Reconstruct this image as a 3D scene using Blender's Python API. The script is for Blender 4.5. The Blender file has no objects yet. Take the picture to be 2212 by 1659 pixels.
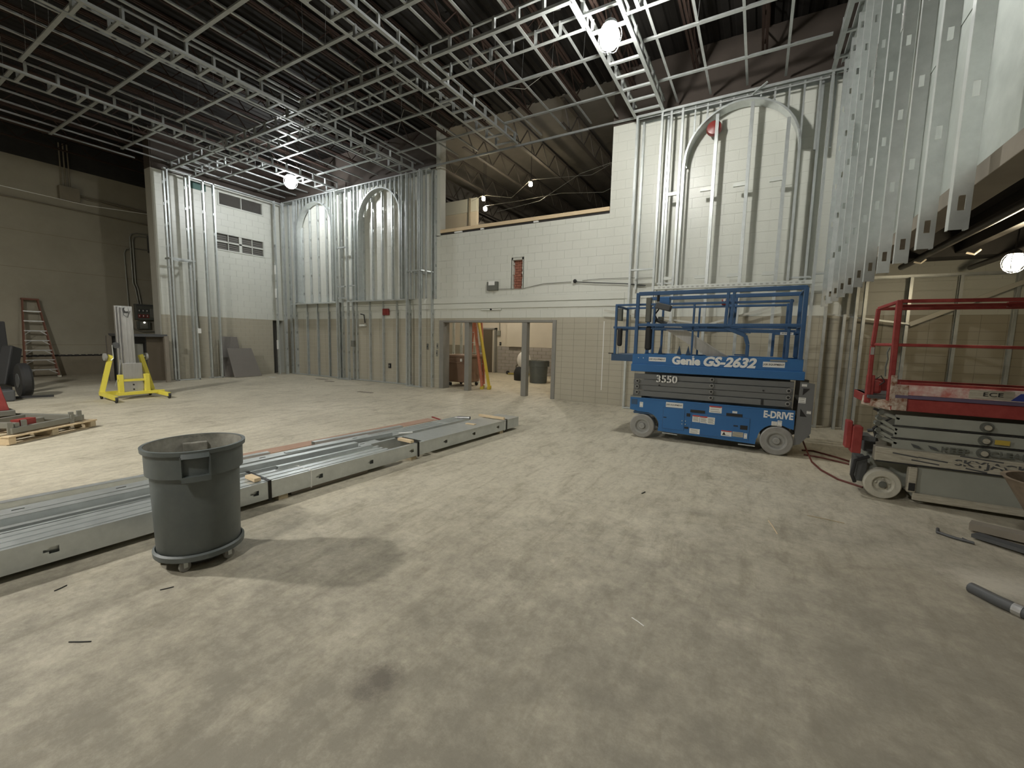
import bpy, math, random
from math import sin, cos, pi, radians
from mathutils import Matrix, Vector
random.seed(7)
SC = bpy.context.scene
COL = SC.collection
# ------------------------------------------------------------------ camera, world, exposure
def make_camera():
    f_px, yaw, pitch, roll = 911.993, 0.523013, 0.105949, 0.0224895
    fw = Vector((-sin(yaw)*cos(pitch), cos(yaw)*cos(pitch), -sin(pitch)))
    rt = Vector((cos(yaw), sin(yaw), 0)); up = rt.cross(fw)
    r2 = rt*cos(roll)+up*sin(roll); u2 = -rt*sin(roll)+up*cos(roll)
    cd = bpy.data.cameras.new('camera'); cd.sensor_width = 36; cd.sensor_fit = 'HORIZONTAL'
    cd.lens = 36*f_px/2212; cd.clip_start = 0.05; cd.clip_end = 200
    co = bpy.data.objects.new('camera', cd); COL.objects.link(co)
    M = Matrix(((r2.x, u2.x, -fw.x, 0), (r2.y, u2.y, -fw.y, 0), (r2.z, u2.z, -fw.z, 1.6), (0, 0, 0, 1)))
    co.matrix_world = M; SC.camera = co
make_camera()
W = bpy.data.worlds.new('world'); SC.world = W; W.use_nodes = True
W.node_tree.nodes['Background'].inputs[0].default_value = (0.02, 0.02, 0.022, 1)
W.node_tree.nodes['Background'].inputs[1].default_value = 0.3
SC.view_settings.view_transform = 'Standard'; SC.view_settings.look = 'None'
SC.view_settings.gamma = 1; SC.view_settings.use_curve_mapping = False
SC.view_settings.exposure = 0.0
LAMP_W = 500.0     # emission strength of the hall's work lights

# ------------------------------------------------------------------ materials
MATS = {}
def mat(name, c, rough=0.6, metal=0.0, c2=None, scale=3.0, amt=0.5, bump=0.0, bscale=40.0, emit=None, estr=0.0, stretch=None, spec=0.5, detail=6):
    if name in MATS: return MATS[name]
    m = bpy.data.materials.new(name); m.use_nodes = True; nt = m.node_tree; N = nt.nodes; L = nt.links
    b = N['Principled BSDF']; b.inputs['Base Color'].default_value = (*c, 1)
    b.inputs['Roughness'].default_value = rough; b.inputs['Metallic'].default_value = metal
    b.inputs['Specular IOR Level'].default_value = spec
    g = None
    if c2 is not None or bump > 0:
        g = N.new('ShaderNodeNewGeometry'); mp = N.new('ShaderNodeMapping'); L.new(g.outputs['Position'], mp.inputs[0])
        if stretch: mp.inputs['Scale'].default_value = stretch
    if c2 is not None:
        n = N.new('ShaderNodeTexNoise'); n.inputs['Scale'].default_value = scale; n.inputs['Detail'].default_value = detail
        n.inputs['Roughness'].default_value = 0.65
        r = N.new('ShaderNodeValToRGB'); e = r.color_ramp.elements
        e[0].position = 0.5-0.28*amt; e[0].color = (*c, 1); e[1].position = 0.5+0.28*amt; e[1].color = (*c2, 1)
        L.new(mp.outputs[0], n.inputs['Vector']); L.new(n.outputs['Fac'], r.inputs[0]); L.new(r.outputs[0], b.inputs['Base Color'])
        if metal > 0.3:
            mr = N.new('ShaderNodeMapRange'); mr.inputs[3].default_value = rough-0.08; mr.inputs[4].default_value = rough+0.12
            L.new(n.outputs['Fac'], mr.inputs[0]); L.new(mr.outputs[0], b.inputs['Roughness'])
    if bump > 0:
        n2 = N.new('ShaderNodeTexNoise'); n2.inputs['Scale'].default_value = bscale; n2.inputs['Detail'].default_value = 4
        bp = N.new('ShaderNodeBump'); bp.inputs['Strength'].default_value = bump; bp.inputs['Distance'].default_value = 0.01
        L.new(mp.outputs[0], n2.inputs['Vector']); L.new(n2.outputs['Fac'], bp.inputs['Height']); L.new(bp.outputs[0], b.inputs['Normal'])
    if emit:
        b.inputs['Emission Color'].default_value = (*emit, 1); b.inputs['Emission Strength'].default_value = estr
    MATS[name] = m; return m

def floor_material():
    m = bpy.data.materials.new('dusty_concrete'); m.use_nodes = True; nt = m.node_tree; N = nt.nodes; L = nt.links
    b = N['Principled BSDF']; g = N.new('ShaderNodeNewGeometry')
    def noise(sc, det=8, rough=.6, stretch=(1, 1, 1), rot=0, dist=0):
        mp = N.new('ShaderNodeMapping'); mp.inputs['Scale'].default_value = stretch; mp.inputs['Rotation'].default_value = (0, 0, rot)
        L.new(g.outputs['Position'], mp.inputs[0]); n = N.new('ShaderNodeTexNoise'); n.inputs['Scale'].default_value = sc
        n.inputs['Detail'].default_value = det; n.inputs['Roughness'].default_value = rough; n.inputs['Distortion'].default_value = dist
        L.new(mp.outputs[0], n.inputs['Vector']); return n.outputs['Fac']
    def ramp(f, stops):
        r = N.new('ShaderNodeValToRGB'); e = r.color_ramp.elements
        e[0].position, e[0].color = stops[0][0], (*stops[0][1], 1); e[1].position, e[1].color = stops[-1][0], (*stops[-1][1], 1)
        for p, c in stops[1:-1]:
            q = e.new(p); q.color = (*c, 1)
        L.new(f, r.inputs[0]); return r.outputs[0]
    def mix(a, c, f, mode='MULTIPLY'):
        x = N.new('ShaderNodeMix'); x.data_type = 'RGBA'; x.blend_type = mode
        L.new(a, x.inputs[6]); L.new(c, x.inputs[7])
        if isinstance(f, float): x.inputs[0].default_value = f
        else: L.new(f, x.inputs[0])
        return x.outputs[2]
    base = ramp(noise(0.55, 10, .62, dist=.4), [(0.3, (.44, .402, .315)), (0.5, (.545, .503, .398)), (0.72, (.62, .572, .46))])
    streak = ramp(noise(4.5, 12, .74, (1.5, .38, 1), radians(4), .5), [(0.34, (.62, .60, .55)), (0.5, (1, 1, 1)), (0.72, (1.10, 1.09, 1.07))])
    streak2 = ramp(noise(5.5, 12, .76, (1.5, .42, 1), radians(48), .5), [(0.34, (.66, .64, .60)), (0.49, (1, 1, 1)), (0.75, (1.07, 1.07, 1.05))])
    fine = ramp(noise(16, 10, .8), [(0.32, (.66, .64, .61)), (0.5, (1, 1, 1)), (0.72, (1.14, 1.13, 1.10))])
    dark = ramp(noise(.9, 12, .8, dist=1.2), [(0.34, (.50, .48, .44)), (0.47, (1, 1, 1)), (1.0, (1.04, 1.04, 1.03))])
    c = mix(base, streak, .62); c = mix(c, streak2, .55); c = mix(c, fine, .75); c = mix(c, dark, .55)
    # one oily stain patch near the front and a pale plaster spill at the right
    def spot(x, y, rx, ry, col, k=1.0, ns=14):
        nonlocal c
        mp = N.new('ShaderNodeMapping'); mp.vector_type = 'TEXTURE'
        mp.inputs['Location'].default_value = (x, y, 0); mp.inputs['Scale'].default_value = (rx, ry, 1)
        L.new(g.outputs['Position'], mp.inputs[0]); ln = N.new('ShaderNodeVectorMath'); ln.operation = 'LENGTH'; L.new(mp.outputs[0], ln.inputs[0])
        nz = noise(ns, 10, .8); ad = N.new('ShaderNodeMath'); ad.operation = 'MULTIPLY_ADD'; L.new(nz, ad.inputs[0]); ad.inputs[1].default_value = 2.6
        L.new(ln.outputs['Value'], ad.inputs[2]); mr = N.new('ShaderNodeMapRange'); mr.inputs[1].default_value = 2.5; mr.inputs[2].default_value = 1.6; mr.inputs[4].default_value = k
        L.new(ad.outputs[0], mr.inputs[0]); rgb = N.new('ShaderNodeRGB'); rgb.outputs[0].default_value = (*col, 1)
        c = mix(c, rgb.outputs[0], mr.outputs[0], 'MIX')
    spot(.4, .1, 6.0, 3.0, (.20, .182, .145), .82, 2.4); spot(2.4, 2.8, 3.4, 2.4, (.22, .20, .16), .65, 3.0)  # broad darker tone across the near floor and its right side
    spot(-1.42, 1.28, .10, .13, (.12, .105, .085), .8)
    spot(1.55, 4.05, .30, .22, (.56, .52, .43))
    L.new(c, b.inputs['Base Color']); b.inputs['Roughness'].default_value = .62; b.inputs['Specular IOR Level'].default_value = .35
    bp = N.new('ShaderNodeBump'); bp.inputs['Strength'].default_value = .25; bp.inputs['Distance'].default_value = .01
    L.new(noise(30, 8, .7), bp.inputs['Height']); L.new(bp.outputs[0], b.inputs['Normal'])
    return m

galv = mat('galvanised_steel', (.47, .50, .495), .33, .62, (.68, .71, .70), 9, 1.4, .05, 60)
galvt = mat('galvanised_ceiling_tee', (.36, .38, .375), .42, .7, (.52, .54, .53), 9, 1.2)
galv2 = mat('galvanised_sheet', (.36, .40, .38), .42, .8, (.60, .64, .61), 5, 1.6, .12, 18)
slotm = mat('punched_slot', (.012, .012, .012), .9)
blockp = mat('pale_block_paint', (.60, .61, .55), .34, 0, (.66, .67, .61), 1.3, 1.2, .18, 70)
blockold = mat('grey_beam_paint', (.52, .53, .48), .5, 0, (.60, .61, .56), 2, 1)
tilep = mat('beige_tile_paint', (.40, .37, .29), .32, 0, (.45, .42, .335), 1.6, 1.2, .08, 60)
joint = mat('mortar_joint', (.53, .54, .485), .8)
jointd = mat('tile_joint', (.27, .25, .20), .85)
oldwall = mat('old_wall_paint', (.28, .255, .195), .75, 0, (.40, .37, .29), .9, 1.4, .3, 12)
oldlow = mat('old_wall_base', (.19, .165, .12), .85, 0, (.30, .26, .19), 2.5, 1.5, .4, 14)
deckm = mat('dark_steel_deck', (.010, .009, .008), .8, 0, (.02, .018, .016), 1.5, 1, spec=.2)
joistm = mat('red_oxide_joist', (.032, .02, .016), .8, 0, (.06, .038, .03), 3, 1, spec=.2)
darkm = mat('sooty_black', (.018, .017, .016), .8, 0, (.04, .037, .034), 2, 1)
beamm = mat('brown_grey_beam', (.20, .175, .14), .7, 0, (.28, .25, .20), 2, 1)
frame_m = mat('grey_door_frame_paint', (.20, .195, .175), .45, 0, (.25, .24, .215), 3, 1)
wood = mat('pale_lumber', (.62, .47, .29), .7, 0, (.74, .60, .40), 6, 1.2, .1, 30, stretch=(1, 6, 6))
woodold = mat('dusty_lumber', (.40, .33, .22), .75, 0, (.55, .46, .31), 6, 1.2, .1, 30)
brickm = mat('bare_red_brick', (.26, .09, .06), .85, 0, (.34, .15, .10), 8, 1.2, .3, 40)
blue = mat('machine_blue_paint', (.026, .125, .33), .36, 0, (.036, .155, .38), 2, 1)
blued = mat('dark_blue_paint', (.03, .075, .15), .45, 0, (.045, .095, .18), 3, 1)
grey = mat('machine_grey_paint', (.145, .15, .15), .42, 0, (.17, .175, .175), 3, 1)
greyd = mat('machine_dark_grey', (.075, .078, .08), .5)
tyre = mat('grey_solid_tyre', (.22, .215, .20), .75, 0, (.34, .33, .31), 8, 1.2, .1, 50)
rim = mat('grey_wheel_hub', (.30, .30, .285), .5, 0, (.30, .30, .28), 6, 1)
white = mat('white_decal', (.78, .78, .75), .5)
ink = mat('black_ink', (.02, .02, .02), .6)
redink = mat('red_ink', (.5, .04, .03), .5)
redp = mat('worn_red_paint', (.20, .018, .018), .5, 0, (.34, .06, .05), 9, .9, .15, 30)
rusty = mat('rusty_scraped_paint', (.20, .075, .035), .8, 0, (.55, .50, .42), 16, .5, .4, 50)
scraped = mat('scraped_white_panel', (.45, .12, .10), .6, 0, (.70, .68, .62), 6, .5)
skygrey = mat('worn_grey_green_paint', (.24, .25, .215), .55, 0, (.34, .345, .30), 3, 1.2, .1, 30)
skyrail = mat('chipped_cream_rail', (.30, .27, .21), .7, 0, (.50, .47, .38), 9, .7, .2, 40, stretch=(1, 5, 8))
purple = mat('dull_purple_stripe', (.11, .085, .14), .5)
cream = mat('cream_wheel', (.42, .40, .33), .6, 0, (.55, .53, .45), 9, 1, .1, 40)
black = mat('black_rubber', (.02, .02, .02), .7)
can_m = mat('grey_bin_plastic', (.085, .10, .10), .5, 0, (.13, .145, .14), 5, .9, .12, 30)
can_in = mat('dusty_bin_inside', (.12, .12, .105), .85, 0, (.42, .40, .34), 9, 1.0, .1, 40)
yellow = mat('yellow_paint', (.72, .62, .06), .42, 0, (.80, .70, .12), 4, 1)
alu = mat('brushed_aluminium', (.55, .55, .55), .33, .9, (.68, .68, .68), 6, 1, stretch=(8, 8, .6))
orange = mat('orange_fibreglass', (.46, .15, .095), .5, 0, (.52, .20, .13), 6, 1)
ladyel = mat('yellow_fibreglass', (.55, .42, .05), .5)
oldora = mat('faded_orange_rail', (.20, .085, .055), .7)
panelg = mat('grey_electrical_box', (.10, .105, .09), .5, 0, (.14, .145, .125), 4, 1)
conduit_m = mat('grey_conduit', (.25, .25, .22), .45, .3)
brown = mat('brown_cart_plastic', (.19, .115, .075), .55, 0, (.23, .145, .095), 4, 1)
innerw = mat('cream_inner_wall', (.50, .455, .375), .6, 0, (.58, .53, .44), 1.2, 1, .1, 20)
innert = mat('inner_grey_tile', (.29, .265, .245), .5, 0, (.36, .335, .31), 2, 1)
doorm = mat('dark_brown_door', (.10, .08, .055), .5)
glassd = mat('dark_window_glass', (.05, .05, .045), .12, 0, (.11, .10, .09), 1.0, 1.5)
sheetg = mat('grey_sheet_board', (.17, .155, .14), .65, 0, (.20, .185, .165), 2, 1)
horn = mat('dark_red_horn', (.22, .03, .025), .35)
cordm = mat('brown_red_cord', (.12, .03, .02), .6)
strapm = mat('black_steel_strap', (.02, .018, .015), .4, .5)
tapew = mat('white_strap', (.75, .75, .72), .5)
amber = mat('warm_bulb', (1, .9, .7), .5, 0, emit=(1, .84, .58), estr=230)
glow = mat('cool_work_lamp', (1, 1, 1), .5, 0, emit=(1, .985, .93), estr=LAMP_W)

# ------------------------------------------------------------------ mesh helpers
def wloc(o):
    v = Vector((0, 0, 0))
    while o: v = v+o.location; o = o.parent
    return v
class MB:
    def __init__(s): s.v = []; s.f = []
    def add(s, vs, fs):
        n = len(s.v); s.v += [tuple(p) for p in vs]; s.f += [tuple(i+n for i in f) for f in fs]; return s
    def box(s, x0, x1, y0, y1, z0, z1):
        return s.add([(x0, y0, z0), (x1, y0, z0), (x1, y1, z0), (x0, y1, z0), (x0, y0, z1), (x1, y0, z1), (x1, y1, z1), (x0, y1, z1)],
                     [(0, 3, 2, 1), (4, 5, 6, 7), (0, 1, 5, 4), (1, 2, 6, 5), (2, 3, 7, 6), (3, 0, 4, 7)])
    def bar(s, p, q, w, h, up=(0, 0, 1)):
        p, q = Vector(p), Vector(q); d = (q-p).normalized(); u = Vector(up)
        if abs(d.dot(u)) > .98: u = Vector((0, 1, 0))
        r = d.cross(u).normalized()*w/2; u2 = r.cross(d).normalized()*h/2
        P = [p-r-u2, p+r-u2, p+r+u2, p-r+u2, q-r-u2, q+r-u2, q+r+u2, q-r+u2]
        return s.add(P, [(0, 3, 2, 1), (4, 5, 6, 7), (0, 1, 5, 4), (1, 2, 6, 5), (2, 3, 7, 6), (3, 0, 4, 7)])
    def tube(s, pts, r, n=6):
        pts = [Vector(p) for p in pts]; k = len(s.v); m = len(pts); a = None
        for i, p in enumerate(pts):
            d = (pts[min(i+1, m-1)]-pts[max(i-1, 0)]).normalized()
            if a is None:
                a = d.cross(Vector((0, 0, 1)))
                if a.length < .05: a = d.cross(Vector((0, 1, 0)))
            a = (a-d*a.dot(d)).normalized(); b = d.cross(a)
            for j in range(n):
                t = 2*pi*j/n; s.v.append(tuple(p+a*(r*cos(t))+b*(r*sin(t))))
        for i in range(m-1):
            for j in range(n):
                j2 = (j+1) % n; s.f.append((k+i*n+j, k+i*n+j2, k+(i+1)*n+j2, k+(i+1)*n+j))
        s.f.append(tuple(k+j for j in reversed(range(n)))); s.f.append(tuple(k+(m-1)*n+j for j in range(n)))
        return s
    def cyl(s, p, q, r, n=16, r2=None):
        p, q = Vector(p), Vector(q); d = (q-p).normalized(); r2 = r if r2 is None else r2
        a = d.cross(Vector((0, 0, 1)))
        if a.length < .05: a = Vector((1, 0, 0))
        a.normalize(); b = d.cross(a); k = len(s.v)
        for c, rr in ((p, r), (q, r2)):
            for j in range(n):
                t = 2*pi*j/n; s.v.append(tuple(c+a*(rr*cos(t))+b*(rr*sin(t))))
        for j in range(n):
            j2 = (j+1) % n; s.f.append((k+j, k+j2, k+n+j2, k+n+j))
        s.f.append(tuple(k+j for j in reversed(range(n)))); s.f.append(tuple(k+n+j for j in range(n)))
        return s
    def lathe(s, prof, c=(0, 0, 0), n=32, axis='z', caps=True):
        k = len(s.v); cx, cy, cz = c
        for r, h in prof:
            for j in range(n):
                t = 2*pi*j/n; x, y = r*cos(t), r*sin(t)
                s.v.append((cx+x, cy+y, cz+h) if axis == 'z' else ((cx+x, cy+h, cz+y) if axis == 'y' else (cx+h, cy+x, cz+y)))
        for i in range(len(prof)-1):
            for j in range(n):
                j2 = (j+1) % n; s.f.append((k+i*n+j, k+i*n+j2, k+(i+1)*n+j2, k+(i+1)*n+j))
        if caps:
            s.f.append(tuple(k+j for j in reversed(range(n)))); e = k+(len(prof)-1)*n; s.f.append(tuple(e+j for j in range(n)))
        return s
    def prism(s, pts, a0, a1, axis='y'):
        """outline pts in the other two axes, extruded along axis (x: (y,z), y: (x,z), z: (x,y))"""
        n = len(pts); k = len(s.v)
        for a in (a0, a1):
            for u, w in pts: s.v.append((a, u, w) if axis == 'x' else ((u, a, w) if axis == 'y' else (u, w, a)))
        s.f.append(tuple(k+i for i in range(n))); s.f.append(tuple(k+n+i for i in reversed(range(n))))
        for i in range(n):
            j = (i+1) % n; s.f.append((k+i, k+n+i, k+n+j, k+j))
        return s
    def sphere(s, c, r, n=16, m=10, sz=1.0):
        prof = [(max(r*sin(pi*i/m), 1e-4), -r*sz*cos(pi*i/m)) for i in range(m+1)]
        return s.lathe(prof, c, n)
    def mesh(s, name, m, origin=(0, 0, 0), smooth=False):
        o = Vector(origin); me = bpy.data.meshes.new(name)
        me.from_pydata([tuple(Vector(p)-o) for p in s.v], [], s.f); me.materials.append(m)
        if smooth: me.polygons.foreach_set('use_smooth', [True]*len(me.polygons))
        me.update(); return me
    def build(s, name, m, parent=None, smooth=False, bevel=0.0, local=False, thick=0.0):
        me = s.mesh(name, m, (0, 0, 0) if (parent is None or local) else wloc(parent), smooth)
        o = bpy.data.objects.new(name, me); COL.objects.link(o); o.parent = parent
        if bevel:
            b = o.modifiers.new('bevel', 'BEVEL'); b.width = bevel; b.segments = 2; b.limit_method = 'ANGLE'
        if thick:
            t = o.modifiers.new('solid', 'SOLIDIFY'); t.thickness = thick; t.offset = 0
        if smooth:
            e = o.modifiers.new('es', 'EDGE_SPLIT'); e.split_angle = radians(38)
        return o
def inst(name, me, parent, loc, rot=(0, 0, 0), thick=0.0):
    o = bpy.data.objects.new(name, me); COL.objects.link(o); o.parent = parent; o.location = loc; o.rotation_euler = rot
    if thick:
        t = o.modifiers.new('solid', 'SOLIDIFY'); t.thickness = thick; t.offset = 0
    return o
def tag(o, label=None, cat=None, group=None, kind=None):
    if label: o['label'] = label
    if cat: o['category'] = cat
    if group: o['group'] = group
    if kind: o['kind'] = kind
    return o
def thing(name, label, cat, loc=(0, 0, 0), rotz=0, group=None):
    o = bpy.data.objects.new(name, None); COL.objects.link(o); o.location = loc; o.rotation_euler = (0, 0, rotz)
    o.empty_display_size = .1; return tag(o, label, cat, group)
def struct(name, b, m, label=None, parent=None, **k):
    o = b.build(name, m, parent, **k)
    if parent is None: tag(o, label, None, None, 'structure')
    return o
def sroot(name, label, loc=(0, 0, 0)):
    o = bpy.data.objects.new(name, None); COL.objects.link(o); o.location = loc; return tag(o, label, None, None, 'structure')
def text(s, size, m, parent, loc, rot=(pi/2, 0, 0), name='lettering', bold=0.0, shear=0.0, depth=.002, sx=1.0, label=None, world=True, align='CENTER'):
    cu = bpy.data.curves.new(name, 'FONT'); cu.body = s; cu.size = size; cu.extrude = depth; cu.offset = bold; cu.shear = shear
    cu.align_x = align; cu.align_y = 'CENTER'; cu.resolution_u = 3
    t = bpy.data.objects.new('tmp', cu); COL.objects.link(t); bpy.context.view_layer.update()
    me = bpy.data.meshes.new_from_object(t.evaluated_get(bpy.context.evaluated_depsgraph_get())); bpy.data.objects.remove(t)
    me.materials.clear(); me.materials.append(m); o = bpy.data.objects.new(name, me); COL.objects.link(o); o.parent = parent
    o.location = Vector(loc)-(wloc(parent) if (parent and world) else Vector((0, 0, 0))); o.rotation_euler = rot; o.scale = (sx, 1, 1)
    if label: o['label'] = label
    return o

def fit_text(st, m, parent, x0, x1, z0, z1, y, name='lettering', bold=.03, shear=0.0, label=None):
    o = text(st, 1.0, m, parent, (0, 0, 0), name=name, bold=bold, shear=shear, depth=.001); me = o.data
    xs = [v.co.x for v in me.vertices]; ys = [v.co.y for v in me.vertices]; a, c, e, g = min(xs), max(xs), min(ys), max(ys)
    for v in me.vertices: v.co = ((v.co.x-a)/(c-a)*(x1-x0)+x0, (v.co.y-e)/(g-e)*(z1-z0)+z0, v.co.z)
    o.rotation_euler = (pi/2, 0, 0); o.location = Vector((0, y, 0))-wloc(parent); return o

# C-section stud: local +Z long, web along X (width w), flanges reach to +Y
def stud_mesh(Ln, w=.10, fl=.042, holes=True, first=.35, step=.66, name='steel_stud', hw=.017, hh=.045):
    b = MB(); hs = []
    if holes:
        z = first
        while z < Ln-.1: hs.append(z); z += step
    cuts = [0]
    for h in hs: cuts += [h-hh, h+hh]
    cuts.append(Ln); h2 = w/2
    for i in range(len(cuts)-1):
        z0, z1 = cuts[i], cuts[i+1]
        if i % 2 == 0: b.add([(-h2, 0, z0), (h2, 0, z0), (h2, 0, z1), (-h2, 0, z1)], [(0, 1, 2, 3)])
        else:
            b.add([(-h2, 0, z0), (-hw, 0, z0), (-hw, 0, z1), (-h2, 0, z1)], [(0, 1, 2, 3)])
            b.add([(hw, 0, z0), (h2, 0, z0), (h2, 0, z1), (hw, 0, z1)], [(0, 1, 2, 3)])
    for sx in (-1, 1):
        x = sx*h2; xi = sx*(h2-.012)
        b.add([(x, 0, 0), (x, fl, 0), (x, fl, Ln), (x, 0, Ln)], [(0, 1, 2, 3)])
        b.add([(x, fl, 0), (xi, fl, 0), (xi, fl, Ln), (x, fl, Ln)], [(0, 1, 2, 3)])
    return b.mesh(name, galv)
_sm = {}
def stud(parent, x, y, z0, z1, rot=0.0, w=.10, fl=.042, first=.35, name='steel_stud'):
    """upright stud whose web centre stands at x,y; rot about z (0: web faces -Y)"""
    key = (round(z1-z0, 2), w, fl, first)
    if key not in _sm: _sm[key] = stud_mesh(round(z1-z0, 2), w, fl, True, first)
    r = wloc(parent)
    return inst(name, _sm[key], parent, (x-r.x, y-r.y, z0-r.z), (0, 0, rot), .003)
def track_h(parent, p, q, w=.10, lip=.035, up=1, name='track', m=None):
    """horizontal C track between p and q (axis aligned), lips turned up or down"""
    p, q = Vector(p), Vector(q); d = (q-p).normalized(); r = Vector((-d.y, d.x, 0))*w/2; u = Vector((0, 0, lip*up)); b = MB()
    b.add([p-r, q-r, q+r, p+r], [(0, 1, 2, 3)]); b.add([p-r, q-r, q-r+u, p-r+u], [(0, 1, 2, 3)]); b.add([p+r, q+r, q+r+u, p+r+u], [(0, 1, 2, 3)])
    return b.build(name, m or galv, parent, thick=.003)

# block / tile courses laid on a wall face -------------------------------------------------
def courses(parent, name, face, u0, u1, z0, z1, bw, bh, m, holes=(), bond=.5, gap=.006, depth=.025, limit=300, near=0.0, jit=.0):
    """face: (axis, plane, sign): 'y' wall faces -Y at plane; 'x' wall faces +X at plane"""
    ax, pl = face; rects = []; row = 0; z = z0
    while z < z1-.02:
        zt = min(z+bh, z1); u = u0-(bw*bond if row % 2 else 0)
        while u < u1-.01:
            a, b_ = max(u, u0), min(u+bw, u1)
            segs = [(a, b_, z, zt)]
            for (h0, h1, g0, g1) in holes:
                out = []
                for (p, q, r, t) in segs:
                    if q <= h0 or p >= h1 or t <= g0 or r >= g1: out.append((p, q, r, t)); continue
                    if p < h0: out.append((p, h0, r, t))
                    if q > h1: out.append((h1, q, r, t))
                    pp, qq = max(p, h0), min(q, h1)
                    if r < g0: out.append((pp, qq, r, g0))
                    if t > g1: out.append((pp, qq, g1, t))
                segs = out
            rects += [s for s in segs if s[1]-s[0] > .02 and s[3]-s[2] > .02]
            u += bw
        z = zt; row += 1
    rects.sort(key=lambda s: ((s[0]+s[1])/2-near)**2+(((s[2]+s[3])/2-1.6)*1.2)**2)
    full = None; rest = MB(); k = 0; g = gap/2
    def mk(b, s, j=0):
        if ax == 'y': b.box(s[0]+g, s[1]-g, pl+j, pl+depth, s[2]+g, s[3]-g)
        else: b.box(pl-depth, pl+j, s[0]+g, s[1]-g, s[2]+g, s[3]-g)
    r0 = wloc(parent)
    for s in rects:
        if k < limit:
            k += 1
            if abs(s[1]-s[0]-bw) < 1e-4 and abs(s[3]-s[2]-bh) < 1e-4:
                if full is None:
                    b = MB(); b2 = (0, bw, 0, bh)
                    if ax == 'y': b.box(g, bw-g, 0, depth, g, bh-g)
                    else: b.box(-depth, 0, g, bw-g, g, bh-g)
                    full = b.mesh(name, m)
                j = random.uniform(-jit, jit)
                inst(name, full, parent, ((s[0], pl+j, s[2]) if ax == 'y' else (pl+j, s[0], s[2]))-r0 if False else Vector((s[0], pl+j, s[2]) if ax == 'y' else (pl+j, s[0], s[2]))-r0)
            else:
                b = MB(); mk(b, s); b.build(name, m, parent)
        else: mk(rest, s)
    if rest.v:
        o = rest.build(name+'_field', m, parent); o['kind'] = 'stuff'

# ------------------------------------------------------------------ room shell
Zg, Zt, Zd = 6.62, 6.84, 7.95       # soffit underside, ceiling tees, roof deck
YW = 10.45
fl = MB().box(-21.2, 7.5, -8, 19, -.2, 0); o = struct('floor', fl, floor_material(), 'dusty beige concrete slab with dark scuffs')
# roof deck, fluted along y
dk = MB(); x = -21.5; pr = []
while x < 7.6:
    pr += [(x, Zd), (x+.10, Zd), (x+.13, Zd+.03), (x+.19, Zd+.03)]; x += .22
k = len(dk.v)
for (px, pz) in pr: dk.v.append((px, -8, pz)); dk.v.append((px, 10.75, pz))
for i in range(len(pr)-1): dk.f.append((2*i, 2*i+1, 2*i+3, 2*i+2))
ceil = struct('ceiling', dk, deckm, 'dark fluted steel roof deck with open-web joists above the framing', thick=.01)

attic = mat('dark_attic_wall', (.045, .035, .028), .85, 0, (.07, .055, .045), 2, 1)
# back wall with its openings
wb = sroot('wall_back', 'pale painted block wall over a beige tile wainscot', (0, YW, 0))
holes = [(-8.68, -4.70, 0, 2.13), (-8.86, -3.37, 4.72, 9), (-6.11, -5.75, 2.99, 3.85)]
def backing(b, u0, u1, z0, z1, hs, put):
    us = sorted({u0, u1}|{h[0] for h in hs if u0 < h[0] < u1}|{h[1] for h in hs if u0 < h[1] < u1})
    for a, c in zip(us[:-1], us[1:]):
        mid = (a+c)/2; cuts = sorted([(h[2], h[3]) for h in hs if h[0] < mid < h[1]]); z = z0
        for g0, g1 in cuts:
            if g0 > z: put(b, a, c, z, g0)
            z = max(z, g1)
        if z < z1: put(b, a, c, z, z1)
MB().box(-16.9, -8.70, YW+.0055, YW+.01, 0, 2.2).build('joint_bed', jointd, wb); MB().box(-4.68, 7.4, YW+.0055-.002, YW+.01, 0, 2.2).build('joint_bed', jointd, wb)
bk = MB(); backing(bk, -17.4, 7.5, 0, Zd, holes, lambda b, a, c, z0, z1: b.box(a, c, YW+.005, YW+.27, z0, z1))
bk.build('core', joint, wb)
courses(wb, 'block', ('y', YW), -16.9, 7.4, 2.20, 6.72, .434, .2175, blockp, holes, .5, .0035, .02, 300, -1.5)
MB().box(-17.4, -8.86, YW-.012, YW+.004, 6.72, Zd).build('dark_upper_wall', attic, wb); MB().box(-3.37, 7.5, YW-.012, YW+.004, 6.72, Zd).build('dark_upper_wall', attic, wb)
courses(wb, 'tile', ('y', YW), -16.9, 7.4, 0.0, 2.20, .326, .1467, tilep, holes, 0, .006, .02, 300, -3.2)
# projecting painted bands with dark gaps above the wainscot
for i, (z0, z1) in enumerate(((2.475, 2.625), (2.645, 2.80))):
    MB().box(-16.2, -2.9, YW-.028, YW, z0, z1).build('band', blockp, wb, bevel=.003)
MB().box(-2.9, 6, YW-.012, YW, 2.475, 2.625).build('band', blockp, wb, bevel=.003)
MB().box(-2.9, 6, YW-.012, YW, 2.645, 2.80).build('band', blockp, wb, bevel=.003)
MB().box(-3.395, -3.375, YW-.004, YW+.0, .35, 2.1).build('paint_drip', white, wb)
# jambs and head of the lower opening, mullions
tr = sroot('trim_1', 'grey steel frame round the wide doorway', (-6.7, YW, 0))
MB().box(-8.69, -8.53, YW-.03, YW+.28, 0, 2.13).build('jamb', frame_m, tr, bevel=.006)
MB().box(-4.80, -4.69, YW-.03, YW+.28, 0, 2.13).build('jamb', frame_m, tr, bevel=.006)
MB().box(-8.53, -4.80, YW-.03, YW+.28, 2.07, 2.13).build('head', frame_m, tr, bevel=.006)
for x in (-7.69, -5.71): MB().box(x-.025, x+.135, YW-.02, YW+.16, 0, 2.07).build('mullion', frame_m, tr, bevel=.01)
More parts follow.
